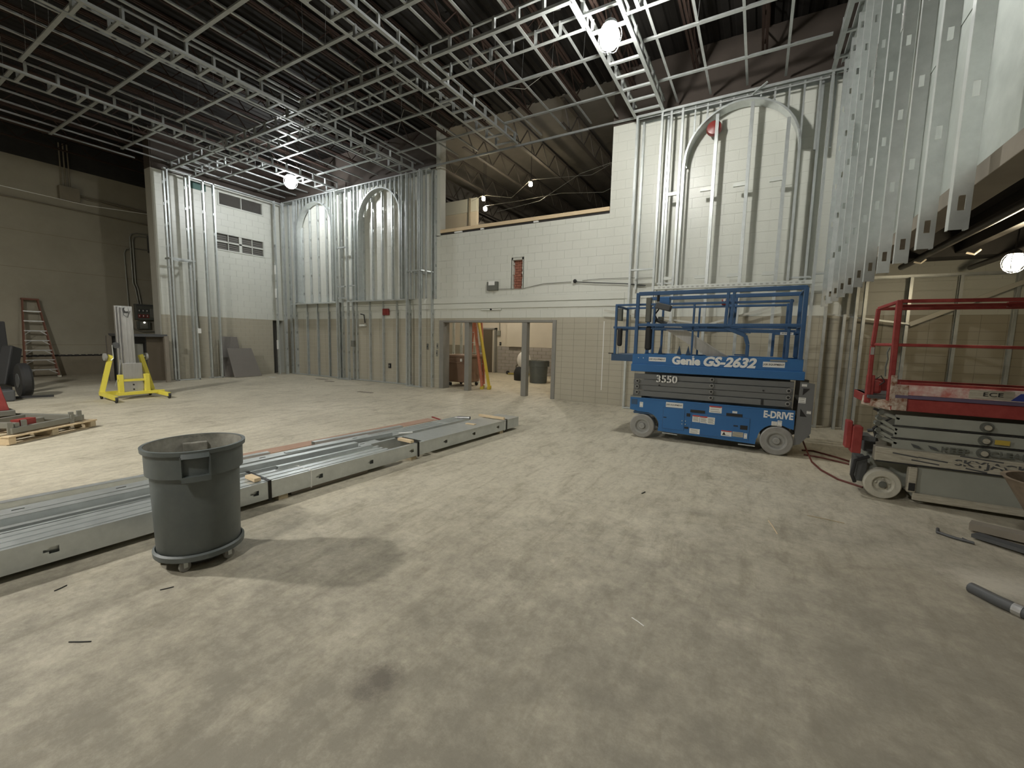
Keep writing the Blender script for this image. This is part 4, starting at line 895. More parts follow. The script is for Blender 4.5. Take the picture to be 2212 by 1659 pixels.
# second bundle behind
t = thing('stud_bundle', 'lower bundle of narrow galvanised studs lying behind the deep ones', 'stud bundle', (-5.0, -.9, 0), yaw_b)
me4 = bundle_stud_mesh(7.2, .10, .04, first=.5, step=.62, hz=.010)
rows = ((0, .015, 0), (-.045, .015, .08), (-.09, .02, .02), (-.135, .015, .1), (-.18, .02, .05), (-.225, .015, .0), (-.27, .02, .06))
for (dx, z, dy) in rows: inst('steel_stud', me4, t, (.02+dx, dy, z), (0, 0, 0), .002)
me5 = bundle_stud_mesh(6.6, .09, .04, first=.7, step=.66, hz=.009)
for i in range(3): inst('steel_stud', me5, t, (.36-i*.055, .1*i, .012), (0, radians(-90) if False else 0, 0), .002)
me6 = stud_mesh(5.0, .15, .04, True, .4, .62, 'steel_stud', .012, .035)
for (dx, z, y0) in ((-.10, .125, .1), (.20, .108, .0)):
    inst('steel_stud', me6, t, (dx, y0, z+.042), (radians(-90), 0, 0), .002)
for y in (4.66, 6.6): MB().box(-.30, .04, y, y+.012, .118, .123).build('white_strap', tapew, t, local=True)
for y in (.6, 3.0, 6.0): MB().box(-.3, .4, y, y+.07, .001, .014).build('dunnage', woodold, t, local=True)
# loose pieces
def loose(label, p, q, w, h, m=galv, name='steel_stud', holes=False):
    p, q = Vector(p), Vector(q); Ln = (q-p).length; t = thing('loose_channel', label, 'stud', p, math.atan2(-(q-p).x, (q-p).y))
    pitch = math.asin((q-p).z/Ln)
    b = MB(); b.box(-w/2, w/2, 0, Ln, h-.003, h); b.box(-w/2, -w/2+.003, 0, Ln, 0, h); b.box(w/2-.003, w/2, 0, Ln, 0, h); o = b.build('channel', m, t, local=True); o.rotation_euler = (pitch, 0, 0)
    b = MB()
    for i in range(1, 4): b.box(-.012, .012, Ln*i/4-.03, Ln*i/4+.03, h, h+.001)
    o = b.build('slots', slotm, t, local=True) if False else None
    return t
loose('bright channel lying on top of the bundle gap with its end near the middle', (-4.62, -.5, .215), (-4.24, 3.50, .225), .085, .055)
loose('dark narrow channel lying on the deep bundle beside the bright one', (-4.17, 2.45, .222), (-4.08, 3.6, .222), .05, .03, galv)
loose('short dark channel on the floor beyond the bundles', (-5.46, 3.75, .0), (-5.26, 5.30, .0), .10, .06, galv)
loose('dark angle resting on the lower bundle ahead of the bin', (-4.84, 2.95, .13), (-4.62, 4.45, .13), .06, .05, galv)
loose('long dark channel along the far side of the bundles at the left edge', (-5.88, -.6, 0), (-5.45, 3.1, 0), .09, .06, galv)
t = thing('cardboard_strip', 'long reddish cardboard strip on the floor behind the bundles', 'cardboard', (-5.6, 4.4, 0)); cb = mat('reddish_cardboard', (.36, .22, .16), .85, 0, (.44, .30, .22), 4, 1)
MB().bar((-5.75, 2.2, .004), (-5.42, 6.3, .004), .26, .006).build('sheet', cb, t); MB().bar((-5.30, 2.6, .012), (-5.16, 6.3, .012), .012, .02).build('red_edge', redp, t); MB().bar((-5.55, 6.45, .01), (-5.22, 6.32, .01), .03, .02).build('folded_end', redp, t)
t = thing('caulk_tube', 'silver sealant tube lying on the flat end of the near bundle', 'tube', (-4.25, 5.75, .247)); MB().cyl((-4.35, 5.70, .247), (-4.16, 5.79, .247), .026, 14).build('tube', alu, t, smooth=True); MB().cyl((-4.35, 5.70, .247), (-4.39, 5.68, .247), .012, 10, .004).build('nozzle', white, t); MB().cyl((-4.16, 5.79, .247), (-4.145, 5.797, .247), .027, 14).build('end_ring', greyd, t)
tag(MB().box(-3.99, -3.82, 5.44, 5.50, .222, .234).build('wood_chip', wood), 'small pale wood chip on the flat end of the near bundle', 'wood piece')
tag(MB().bar((-4.62, 4.6, .14), (-4.48, 4.75, .145), .05, .012).build('paper_scrap', white), 'white torn scrap on the lower bundle beside the deep one', 'scrap')

# ------------------------------------------------------------------ blue scissor lift
def decal(t, cx, cz, w, h, y, m=white, lines=2, name='decal', txt=None, ts=.03, ink_=ink, seed=0, red=False):
    b = MB(); b.box(cx-w/2, cx+w/2, y-.003, y, cz-h/2, cz+h/2); b.build(name, m, t)
    if txt: text(txt, ts, ink_, t, (cx, y-.004, cz), name='decal_print', bold=.0006, depth=.0005, label=None)
    else:
        b = MB(); n = lines
        for i in range(n):
            z = cz+h*.32-(h*.64)*i/max(n-1, 1); b.box(cx-w*.40, cx+w*(.40-.12*(i % 2)), y-.0042, y-.003, z-h*.035, z+h*.035)
        o = b.build('print_lines', conduit_m, t)
    if red: MB().box(cx-w/2, cx+w/2, y-.0045, y-.003, cz+h*.34, cz+h/2).build('red_header', redink, t)
def wheel(t, x, z, y0, y1, r, hubm=rim, tm=tyre, front=-1, lugs=0):
    ym = (y0+y1)/2; hw = (y1-y0)/2
    b = MB(); b.lathe([(r*.55, -hw), (r*.93, -hw), (r, -hw*.75), (r, hw*.75), (r*.93, hw), (r*.55, hw)], (x, ym, z), 40, 'y', caps=False); w = b.build('tyre', tm, t, smooth=True)
    b = MB(); b.lathe([(.004, -hw*1.12), (r*.20, -hw*1.12), (r*.25, -hw*.85), (r*.27, -hw*.5), (r*.44, -hw*.55), (r*.52, -hw*.9), (r*.58, -hw*1.05), (r*.66, -hw*1.05), (r*.68, -hw*.9), (r*.5, hw*.9), (.004, hw*.9)], (x, ym, z), 32, 'y', caps=False); b.build('hub', hubm, w, smooth=True)
    if lugs:
        b2 = MB(); b2.lathe([(.005, -hw-.02), (r*.2, -hw-.015), (r*.22, -hw)], (x, ym, z), 20, 'y'); b2.build('axle_cap', panelg, w, smooth=True)
        for q in range(lugs):
            a = radians(90+q*360/lugs); MB().cyl((x+r*.38*cos(a), ym-hw*.8, z+r*.38*sin(a)), (x+r*.38*cos(a), ym-hw*.4, z+r*.38*sin(a)), r*.06, 10).build('lug', tm, w)
def blue_lift():
    Y0, Y1 = 7.15, 8.02
    t = thing('scissor_lift', 'blue electric scissor lift lowered in front of the tall right arch framing', 'scissor lift', (-.62, 7.58, 0))
    # chassis outline with wheel arches (x, z)
    pts = [(-1.80, .665), (-1.80, .47), (-1.66, .44), (-1.50, .44)]
    pts += [(-1.52+.20*sin(a), .24+.20*cos(a)) for a in [radians(q) for q in range(10, 91, 10)]]
    pts += [(-1.33, .15), (.07, .125), (.08, .22)]
    pts += [(.335-.245*cos(a), .215+.235*sin(a)) for a in [radians(q) for q in range(0, 121, 12)]]
    pts += [(.53, .40), (.53, .67)]
    b = MB(); b.prism(pts, Y0, Y0+.05, 'y'); b.build('side_panel', blue, t)
    b = MB(); b.prism(pts, Y1-.05, Y1, 'y'); b.build('side_panel', blue, t)
    MB().box(-1.78, .52, Y0+.05, Y1-.05, .46, .64).build('chassis_top', blued, t); MB().box(-1.30, .05, Y0+.05, Y1-.05, .15, .46).build('battery_tray', blued, t)
    MB().box(-1.80, .53, Y0-.006, Y0+.06, .655, .675).build('top_lip', blue, t, bevel=.003)
    for x, s in ((-1.585, .2), ): MB().box(x-.16, x+.17, Y0+.02, Y0+.24, .40, .44).build('steering_plate', blued, t, bevel=.01); MB().cyl((x+.03, Y0+.10, .42), (x+.03, Y0+.10, .49), .045).build('kingpin', blued, t)
    for y0, y1 in ((Y0-.01, Y0+.11), (Y1-.11, Y1+.01)): wheel(t, -1.585, .20, y0, y1, .20); wheel(t, .335, .212, y0, y1, .212)
    MB().cyl((.335, Y0+.1, .212), (.335, Y1-.1, .212), .05).build('axle', blued, t); MB().cyl((-1.585, Y0+.1, .20), (-1.585, Y1-.1, .20), .04).build('axle', blued, t)
    # hatches, slots
    def plate(x0, x1, z0, z1, m=blue, y=Y0, d=.006, nm='hatch'): return MB().box(x0, x1, y-d, y, z0, z1).build(nm, m, t, bevel=.002)
    for (x0, x1, z0, z1) in ((-1.256, -.93, .205, .545), (-.82, -.02, .17, .50)):
        plate(x0-.005, x1+.005, z0-.005, z1+.005, blued, Y0, .002, 'hatch_gap'); plate(x0, x1, z0, z1)
    for (x0, x1, z0, z1) in ((-.848, -.635, .512, .555), (-.338, -.122, .512, .555), (-.90, -.845, .44, .49), (-.14, -.042, .325, .39), (-.23, -.17, .36, .38), (-1.25, -1.20, .38, .395), (-.92, -.86, .24, .27)): plate(x0, x1, z0, z1, black, Y0, .008, 'slot')
    plate(-1.78, -1.68, .555, .64, blued, Y0, .004, 'bracket')
    for x, z in ((-.96, .36), (-.91, .36), (-.96, .31), (-.91, .31)): MB().cyl((x, Y0-.012, z), (x, Y0-.004, z), .008, 8).build('screw', galv, t)
    MB().bar((-1.25, Y0-.01, .13), (-1.02, Y0-.01, .125), .04, .01).build('skid', galv, t); MB().bar((-.15, Y0-.01, .10), (.07, Y0-.01, .10), .04, .01).build('skid', galv, t)
    decal(t, -1.613, .56, .053, .087, Y0); decal(t, -1.092, .60, .26, .08, Y0, txt='JGR EQUIPMENT', ts=.033)
    decal(t, -.53, .62, .0, .0, Y0) if False else None
    decal(t, -.491, .59, .174, .105, Y0-.0, lines=3, red=True); decal(t, -.226, .576, .064, .032, Y0-.0)
    for i, x in enumerate((-.757, -.646, -.541)): decal(t, x, .418-.005*i, .105, .108, Y0-.007, lines=5, red=i < 2)
    decal(t, -.767, .215, .15, .08, Y0-.007, lines=4); decal(t, -.318, .24, .145, .085, Y0-.007, lines=2, red=True); decal(t, -.163, .243, .145, .075, Y0-.007, skyrail, lines=2); decal(t, -.06, .234, .04, .078, Y0-.007)
    b = MB(); b.prism([(-.375, .215), (-.325, .215), (-.35, .26)], Y0-.0125, Y0-.0115, 'y'); b.build('warning_triangle', ink, t)
    decal(t, .29, .465, .068, .062, Y0, lines=3); decal(t, .356, .473, .055, .085, Y0, lines=2)
    fit_text('E-DRIVE', white, t, .149, .513, .54, .645, Y0-.004, bold=.04)
    # scissor arms
    zs = (.70, .795, .89, .985, 1.075)
    for i in range(4):
        z = .755+i*.094; sl = .010
        for yy in (Y0+.03, Y1-.07):
            b = MB(); b.bar((-1.77, yy+.02+(.02 if i % 2 else 0), z-sl), (.49, yy+.02+(.02 if i % 2 else 0), z+sl*.4), .035, .088); b.build('scissor_arm', grey, t, bevel=.004)
        for x in (-1.70, -.57, .43):
            if x == -.57 or i < 3: 
                b = MB(); b.cyl((x, Y0+.0, z+.01), (x, Y0+.04, z+.01), .030, 18); p = b.build('pin_boss', rim, t); MB().cyl((x, Y0-.004, z+.01), (x, Y0+.0, z+.01), .018, 14).build('pin', black, p)
    MB().box(-1.35, -1.32, Y0+.018, Y0+.03, 1.0, 1.08).build('slot', black, t); MB().box(.10, .13, Y0+.018, Y0+.03, .72, .80).build('slot', black, t)
    MB().cyl((-1.35, Y0+.02, .90), (-1.35, Y0+.03, .90), .013).build('hole', black, t); MB().cyl((.12, Y0+.02, .93), (.12, Y0+.03, .93), .013).build('hole', black, t)
    MB().box(-1.80, -1.62, Y0+.0, Y1, .66, .70).build('slide_block', conduit_m, t)
    fit_text('3550', white, t, -1.398, -1.074, .95, 1.07, Y0+.010, 'stencil_number', .02)
    for x in (-1.365, -1.28, -1.20, -1.11): MB().box(x-.004, x+.004, Y0+.006, Y0+.0095, .945, 1.075).build('stencil_gap', grey, t)
    # platform
    MB().box(-1.81, .60, Y0-.03, Y1+.03, 1.115, 1.235).build('deck_edge', blue, t, bevel=.006); MB().box(-1.80, .57, Y0-.01, Y0+.02, 1.235, 1.405).build('toe_board', blue, t, bevel=.004)
    MB().box(-1.80, .57, Y1-.02, Y1+.01, 1.235, 1.405).build('toe_board', blue, t, bevel=.004); MB().box(-1.80, .57, Y0+.02, Y1-.02, 1.235, 1.25).build('deck_plate', greyd, t)
    MB().box(.55, .57, Y0+.02, Y1-.02, 1.235, 1.405).build('toe_board', blue, t)
    fit_text('Genie', white, t, -1.169, -.75, 1.255, 1.388, Y0-.012, bold=.05); fit_text('GS-2632', white, t, -.705, .005, 1.25, 1.405, Y0-.012, bold=.045, shear=.25)
    MB().bar((-.875, Y0-.012, 1.385), (-.845, Y0-.012, 1.40), .002, .012).build('accent', white, t)
    decal(t, -1.398, 1.325, .267, .068, Y0-.01, txt='JGR EQUIPMENT', ts=.034); decal(t, .22, 1.317, .27, .077, Y0-.01, txt='JGR EQUIPMENT', ts=.035)
    MB().box(.17, .38, Y0-.018, Y0-.01, 1.365, 1.39).build('name_plate', conduit_m, t)
    for x in (-1.70, -1.62): MB().cyl((x, Y0-.016, 1.34), (x, Y0-.008, 1.34), .008, 8).build('screw', galv, t)
    # extension deck
    MB().box(-2.19, -1.80, Y0+.08, Y1-.08, 1.27, 1.385).build('extension_deck', blued, t, bevel=.006); MB().box(-2.24, -2.16, Y0+.07, Y0+.10, 1.385, 1.40).build('extension_lip', black, t)
    # rails
    def rail(p, q, w=.036, h=.036, m=mat('rail_blue_paint', (.028, .085, .20), .42, 0, (.04, .11, .24), 3, 1), nm='rail'): return MB().bar(p, q, w, h).build(nm, m, t, bevel=.006)
    for yy in (Y0+.01, Y1-.01):
        rail((-1.75, yy, 2.385), (.54, yy, 2.40), .04, .06); rail((-1.75, yy, 1.88), (.54, yy, 1.88), .036, .045)
        for x in (-1.76, .53): rail((x, yy, 1.40), (x, yy, 2.40), .055, .045, nm='post')
        rail((-.445, yy, 1.88), (-.43, yy, 2.38), .045, .04, nm='post'); rail((-.37, yy, 1.88), (-.355, yy, 2.38), .04, .04, nm='post')
    rail((.53, Y0+.0, 2.40), (.53, Y1, 2.40)); rail((.53, Y0, 1.88), (.53, Y1, 1.88)); rail((-1.76, Y0+.02, 2.30), (-1.76, Y1, 2.30)) if False else None
    # sliding extension rails just inside
    for yy, o in ((Y0+.075, 0), (Y1-.075, 0)):
        rail((-2.15, yy, 2.215), (.40, yy, 2.225), .03, .035); rail((-2.17, yy, 1.84), (.45, yy, 1.80), .03, .035)
        rail((-2.13, yy, 1.385), (-2.13, yy, 2.22), .04, .04, nm='post'); rail((-1.50, yy, 1.25), (-1.50, yy, 2.21), .035, .035, nm='post'); rail((.37, yy, 1.25), (.37, yy, 2.25), .04, .05, nm='post'); rail((-.9, yy, 1.25), (-.9, yy, 2.21), .03, .03, nm='post')
    rail((-2.14, Y0+.08, 2.2), (-2.14, Y1-.08, 2.2)); rail((-2.14, Y0+.08, 1.82), (-2.14, Y1-.08, 1.82))
    for p, q in (((-.70, Y0+.09, 1.84), (-.10, Y0+.09, 1.79)), ((-.47, Y0+.07, 1.86), (-.17, Y0+.07, 1.73)), ((-.17, Y0+.07, 1.73), (-.13, Y0+.07, 1.60)), ((-.13, Y0+.07, 1.60), (-.13, Y0+.07, 1.30))): rail(p, q, .05, .055, nm='swing_rail')
    rail((-.30, Y0+.07, 1.44), (-.15, Y0+.07, 1.44), .02, .02, nm='latch_handle')
    # rear gate
    rail((-.0+.20, Y1-.3, 1.42), (.20, Y1-.3, 1.78), .04, .04, nm='gate_post'); rail((.20, Y1-.3, 1.78), (.53, Y1-.3, 1.78), .04, .05, nm='gate_rail'); rail((.50, Y1-.3, 1.42), (.50, Y1-.3, 1.78), .05, .04, nm='gate_post'); decal(t, .37, 1.78, .17, .045, Y1-.33, txt='JGR EQUIPMENT', ts=.018)
    # control box, manual tubes, hoses
    MB().box(-1.43, -1.27, Y0+.05, Y0+.20, 2.20, 2.33).build('control_box', blue, t, bevel=.01); MB().bar((-1.47, Y0+.04, 2.20), (-1.24, Y0+.04, 2.14), .14, .10).build('control_panel', greyd, t, bevel=.015)
    MB().cyl((-1.45, Y0+.06, 2.26), (-1.45, Y0+.06, 2.36), .022).build('joystick', black, t)
    MB().tube([(-1.44, Y0+.1, 2.14), (-1.50, Y0+.1, 2.05), (-1.46, Y0+.1, 1.98), (-1.50, Y0+.1, 1.90)], .012, 6).build('control_cable', black, t)
    MB().box(-1.64, -1.56, Y0+.05, Y0+.16, 1.93, 2.33).build('manual_box', panelg, t, bevel=.01); MB().box(-1.63, -1.53, Y0+.05, Y0+.16, 1.47, 1.86).build('manual_tube', black, t, bevel=.03)
    MB().box(-2.10, -2.03, Y0+.05, Y0+.14, 1.95, 2.16).build('manual_box', panelg, t, bevel=.01); MB().box(-2.10, -2.02, Y0+.05, Y0+.14, 1.52, 1.83).build('manual_tube', black, t, bevel=.03)
    MB().cyl((-2.08, Y0+.09, 1.39), (-2.08, Y0+.09, 1.50), .015).build('spring_pin', galv, t)
    MB().box(-1.86, -1.80, Y0+.2, Y0+.3, 2.0, 2.15).build('outlet_box', greyd, t, bevel=.01)
    for x in (-1.42, -.98, -1.12): 
        b = MB(); b.prism([(x-.07, 1.26), (x+.07, 1.26), (x, 1.55)], Y0+.3, Y0+.34, 'y'); b.build('lock_bracket', blued, t)
    # rear steps
    b = MB(); b.prism([(.56, 1.10), (.73, 1.07), (.735, .37), (.62, .20), (.545, .17)], Y0+.03, Y0+.05, 'y'); b.build('step_side', grey, t)
    b = MB(); b.prism([(.56, 1.10), (.73, 1.07), (.735, .37), (.62, .20), (.545, .17)], Y1-.05, Y1-.03, 'y'); b.build('step_side', grey, t)
    for z in (.30, .55, .80): MB().box(.56, .73, Y0+.05, Y1-.05, z, z+.03).build('step', grey, t)
    b = MB(); b.prism([(.60, 1.0), (.68, 1.0), (.60, .90)], Y0+.026, Y0+.03, 'y'); b.build('step_cutout', black, t)
    b = MB(); b.prism([(.59, .71), (.59, .60), (.67, .60)], Y0+.026, Y0+.03, 'y'); b.build('step_cutout', black, t)
    decal(t, .61, 1.045, .06, .035, Y0+.03); decal(t, .60, .83, .085, .08, Y0+.03, lines=3); decal(t, .69, .665, .05, .04, Y0+.03)
    return t
blue_lift()
bt = MB(); bt.bar((-1.34, 7.42, 1.90), (-.36, 7.52, 1.27), .05, .15); o = thing('steel_track_offcut', 'silver steel track leaning down inside the blue lift platform', 'steel track', (-.8, 7.5, 1.27)); bt.build('web', alu, o); MB().bar((-1.22, 7.385, 1.925), (-.26, 7.485, 1.31), .03, .02).build('lip', alu, o)
t = thing('tool_pile', 'small dark tool and rags lying on the blue lift rails behind the control panel', 'tool', (-1.42, 7.5, 1.90)); MB().bar((-1.56, 7.45, 1.99), (-1.30, 7.5, 1.90), .10, .06).build('tool_body', greyd, t, bevel=.02); MB().box(-1.48, -1.40, 7.42, 7.5, 1.96, 2.03).build('battery', panelg, t, bevel=.01)
t = thing('clamp', 'small red and white reel on the blue lift top rail', 'tool', (-.53, 7.9, 2.28)); MB().box(-.57, -.49, 7.90, 7.96, 2.24, 2.34).build('case', redp, t, bevel=.015); MB().cyl((-.53, 7.885, 2.32), (-.53, 7.90, 2.32), .02).build('disc', white, t)

# ------------------------------------------------------------------ red scissor lift
def red_lift():
    Y0, Y1 = 5.75, 6.55
    t = thing('scissor_lift', 'battered red and grey-green scissor lift at the right edge under the mezzanine', 'scissor lift', (2.2, 6.15, 0))
    XE = 3.45
    MB().box(1.50, XE, Y0-.0, Y1, .055, .40).build('chassis_box', skygrey, t, bevel=.01); MB().box(1.16, 1.50, Y0+.16, Y1-.16, .12, .41).build('axle_housing', skygrey, t, bevel=.01)
    MB().box(1.49, XE, Y0-.03, Y0, .045, .12).build('lower_skirt', skyrail, t, bevel=.006)
    MB().box(1.16, XE, Y0-.02, Y0+.10, .41, .555).build('scraped_rail', skyrail, t, bevel=.006); MB().box(1.16, XE, Y1-.10, Y1+.02, .41, .555).build('scraped_rail', skyrail, t, bevel=.006)
    MB().box(1.17, XE, Y0-.025, Y0-.02, .40, .415).build('gap_line', black, t)
    for y0, y1 in ((Y0-.02, Y0+.11), (Y1-.11, Y1+.02)): wheel(t, 1.25, .158, y0, y1, .158, cream, cream, -1, 5); wheel(t, XE-.3, .158, y0, y1, .158, cream, cream, -1, 5)
    MB().cyl((1.25, Y0+.1, .158), (1.25, Y1-.1, .158), .035).build('axle', black, t)
    MB().box(1.44, 1.51, Y0-.03, Y0+.05, .12, .385).build('hinge_post', skyrail, t, bevel=.01); MB().box(1.45, 1.50, Y0-.036, Y0-.03, .14, .22).build('latch', black, t)
    for i, z in enumerate((.60, .725, .855)):
        for yy in (Y0+.02, Y1-.06): MB().bar((1.30, yy+.02, z-.003), (XE, yy+.02, z+.006), .03, .108).build('scissor_arm', skygrey, t, bevel=.006)
        p = MB().lathe([(.005, -.02), (.028, -.02), (.034, -.005), (.05, -.005), (.05, .02)], (1.97, Y0+.02, z), 22, 'y').build('pivot', panelg, t, smooth=True); MB().cyl((1.97, Y0-.012, z), (1.97, Y0-.004, z), .026, 16).build('pivot_cap', skyrail, p)
    for k, z in ((0, .64), (1, .80), (2, .90)): MB().box(1.28, XE, Y0+.012, Y0+.016, .66+.13*k-.002, .668+.13*k).build('shadow_gap', black, t) if k < 2 else None
    # end linkage
    for (x, z, x2, z2) in ((1.16, .92, 1.34, .86), (1.14, .80, 1.33, .70), (1.16, .66, 1.34, .60), (1.15, .86, 1.33, .74), (1.15, .73, 1.32, .64)): 
        MB().bar((x, Y0+.05, z), (x2, Y0+.05, z2), .05, .035).build('link', skygrey, t, bevel=.008); MB().cyl((x+.02, Y0+.01, z), (x+.02, Y0+.1, z), .022).build('pin', panelg, t)
    MB().tube([(1.12, Y0+.05, .95), (1.17, Y0+.05, .93), (1.27, Y0+.05, .86), (1.2, Y0+.06, .80), (1.14, Y0+.06, .74), (1.18, Y0+.06, .60)], .014, 6).build('hydraulic_hose', black, t)
    MB().tube([(1.10, Y0+.1, .70), (1.2, Y0+.1, .72), (1.30, Y0+.1, .62)], .02, 6).build('hydraulic_hose', greyd, t)
    MB().box(1.10, 1.20, Y0+.2, Y1-.2, .45, .60).build('cylinder_mount', greyd, t, bevel=.01)
    # red bumper box
    MB().box(.955, 1.04, Y0-.03, Y0+.12, .46, .75).build('entry_step', redp, t, bevel=.008); MB().box(.905, .955, Y0+.0, Y0+.14, .50, .80).build('entry_step_side', redp, t, bevel=.008); MB().box(1.04, 1.16, Y0+.02, Y0+.08, .60, .64).build('step_arm', greyd, t)
    # cable and pothole guard below
    MB().tube([(1.12, Y0+.02, .43), (1.0, Y0-.03, .38), (.985, Y0-.03, .22), (1.02, Y0, .14)], .018, 6).build('guard_loop', black, t); MB().box(1.02, 1.12, Y0+.05, Y0+.3, .14, .40).build('pothole_guard', greyd, t, bevel=.01)
    # platform
    MB().box(1.24, XE, Y0-.02, Y1+.02, .955, 1.085).build('deck_edge', redp, t, bevel=.008); MB().box(1.24, XE, Y0-.035, Y0-.0, 1.085, 1.12).build('stripe_rail', purple, t, bevel=.004)
    MB().box(1.24, XE, Y0-.03, Y0-.0, 1.12, 1.225).build('toe_panel', scraped, t, bevel=.006); MB().box(1.30, XE, Y0-.01, Y0+.03, 1.225, 1.25).build('toe_lip', redp, t); MB().box(1.24, XE, Y1-.02, Y1, 1.085, 1.23).build('toe_panel', redp, t)
    MB().box(1.06, XE, Y0+.03, Y1-.03, 1.06, 1.09).build('deck_plate', greyd, t); b = MB(); b.bar((1.04, Y0+.16, 1.03), (1.26, Y0-.0, 1.0), .03, .10); b.build('corner_gusset', rusty, t); MB().box(1.045, 1.10, Y0+.1, Y1-.1, 1.0, 1.09).build('end_plate', redp, t, bevel=.006)
    MB().box(1.80, 2.10, Y0-.032, Y0-.03, 1.13, 1.215).build('pale_patch', skyrail, t); text('ECE', .055, ink, t, (1.96, Y0-.036, 1.175), name='marker_writing', sx=1.5); b = MB(); b.prism([(2.08, 1.13), (2.5, 1.13), (2.5, 1.20), (2.14, 1.20)], Y0-.034, Y0-.032, 'y'); b.build('blue_patch', mat('ink_blue', (.03, .05, .25), .5), t)
    MB().box(1.245, 1.36, Y0-.034, Y0-.03, .96, 1.22).build('scraped_end', rusty, t)
    # rails
    def rail(p, q, w=.034, h=.034, m=redp, nm='rail'): return MB().bar(p, q, w, h).build(nm, m, t, bevel=.008)
    yi = Y0-.01
    rail((1.22, yi, 2.07), (XE, yi, 2.06)); rail((1.22, yi+.12, 2.03), (XE, yi+.12, 2.03), .03, .03); rail((1.22, yi, 1.63), (XE, yi, 1.62), .03, .03); rail((1.225, yi, 1.05), (1.215, yi, 2.08), .05, .045, nm='post')
    rail((1.245, yi, 1.0), (1.24, yi, 1.32), .055, .05, rusty, 'post_foot')
    rail((1.07, Y0+.14, 1.62), (1.085, Y0+.14, 2.01), .038, .035, nm='gate_post'); rail((1.075, Y0+.14, 1.08), (1.07, Y0+.14, 1.62), .04, .035, nm='gate_post'); rail((1.085, Y0+.14, 2.01), (1.22, yi, 2.07), .035, .035); rail((1.08, Y0+.14, 1.63), (1.22, yi, 1.63), .03, .03)
    rail((1.22, Y1-.02, 2.05), (XE, Y1-.02, 2.05)); rail((1.22, Y1-.02, 1.63), (XE, Y1-.02, 1.63), .03, .03)
    MB().box(1.05, 1.12, Y0+.13, Y0+.17, 1.08, 1.30).build('gate_bracket', redp, t, bevel=.006); MB().box(1.10, 1.19, Y0+.14, Y0+.25, 1.10, 1.24).build('drum', redp, t, bevel=.03)
    MB().box(1.055, 1.085, Y0+.12, Y0+.15, 1.52, 1.60).build('latch', alu, t)
    b = MB(); ch = [(1.18, Y0-.02, 1.60-.0), (1.165, Y0-.02, 1.55), (1.175, Y0-.02, 1.48), (1.165, Y0-.02, 1.40), (1.17, Y0-.02, 1.30)]; b.tube(ch, .008, 5); b.build('chain', panelg, t)
    b = MB(); b.tube([(1.12, Y0+.1, 1.26), (1.16, Y0+.1, 1.30), (1.19, Y0+.08, 1.24), (1.15, Y0+.08, 1.2)], .006, 5); b.build('cable_loop', black, t)
    MB().box(2.02, 2.3, yi+.10, yi+.14, 2.005, 2.055).build('rail_sleeve', redp, t)
    for x in (1.47, 1.60): b = MB(); b.prism([(x-.035, .625), (x+.03, .605), (x+.055, .575), (x-.01, .59)], Y0+.002, Y0+.004, 'y'); b.build('hazard_mark', greyd, t)
    text('KEEP', .075, panelg, t, (1.765, Y0+.001, .595), name='lettering', bold=.002, sx=1.25); text('CLEAR', .075, panelg, t, (2.14, Y0+.001, .60), name='lettering', bold=.002, sx=1.2)
    MB().box(2.03, 2.13, Y0+.0, Y0+.004, .70, .745).build('yellow_sticker', mat('worn_yellow', (.45, .33, .05), .6), t)
    text('SKYJACK', .085, greyd, t, (2.02, Y0-.0235, .485), name='lettering', bold=.001, sx=1.5)
    for x in (1.72, 1.80, 1.93, 2.05, 2.16, 2.27): MB().bar((x-.05, Y0-.026, .50+.02*((x*50)%2)), (x+.06, Y0-.026, .475), .002, .014).build('scrape', skyrail, t)
    for (x0, x1, z) in ((1.3, 1.5, .50), (1.5, 1.72, .485), (1.45, 1.66, .45), (1.8, 2.1, .545), (1.85, 2.0, .43)): MB().bar((x0, Y0-.022, z+.01), (x1, Y0-.022, z-.01), .002, .012).build('scrape', greyd, t)
    return t
red_lift()
# black bucket on a dolly with pale rim at the right edge
t = thing('tub', 'dark rust-stained round tub at the right edge before the red lift', 'tub', (1.95, 4.55, .3))
MB().lathe([(.02, 0), (.14, 0), (.30, .30), (.32, .32), (.29, .32), (.15, .06), (.02, .05)], (2.02, 4.62, .32), 36).build('bowl', mat('rusty_tub', (.10, .075, .05), .7, 0, (.26, .20, .14), 8, .8, .1, 40), t, smooth=True)
MB().cyl((2.02, 4.62, .08), (2.02, 4.62, .33), .05).build('stem', greyd, t); MB().lathe([(.05, -.06), (.16, -.05), (.18, 0), (.16, .05), (.05, .06)], (2.06, 4.70, .18), 28, 'x').build('wheel', black, t, smooth=True); MB().bar((1.72, 4.98, .03), (2.1, 4.62, .05), .10, .03).build('foot_bar', greyd, t); MB().bar((1.75, 5.18, .05), (2.15, 5.0, .06), .12, .06).build('foot_bar', beamm, t)
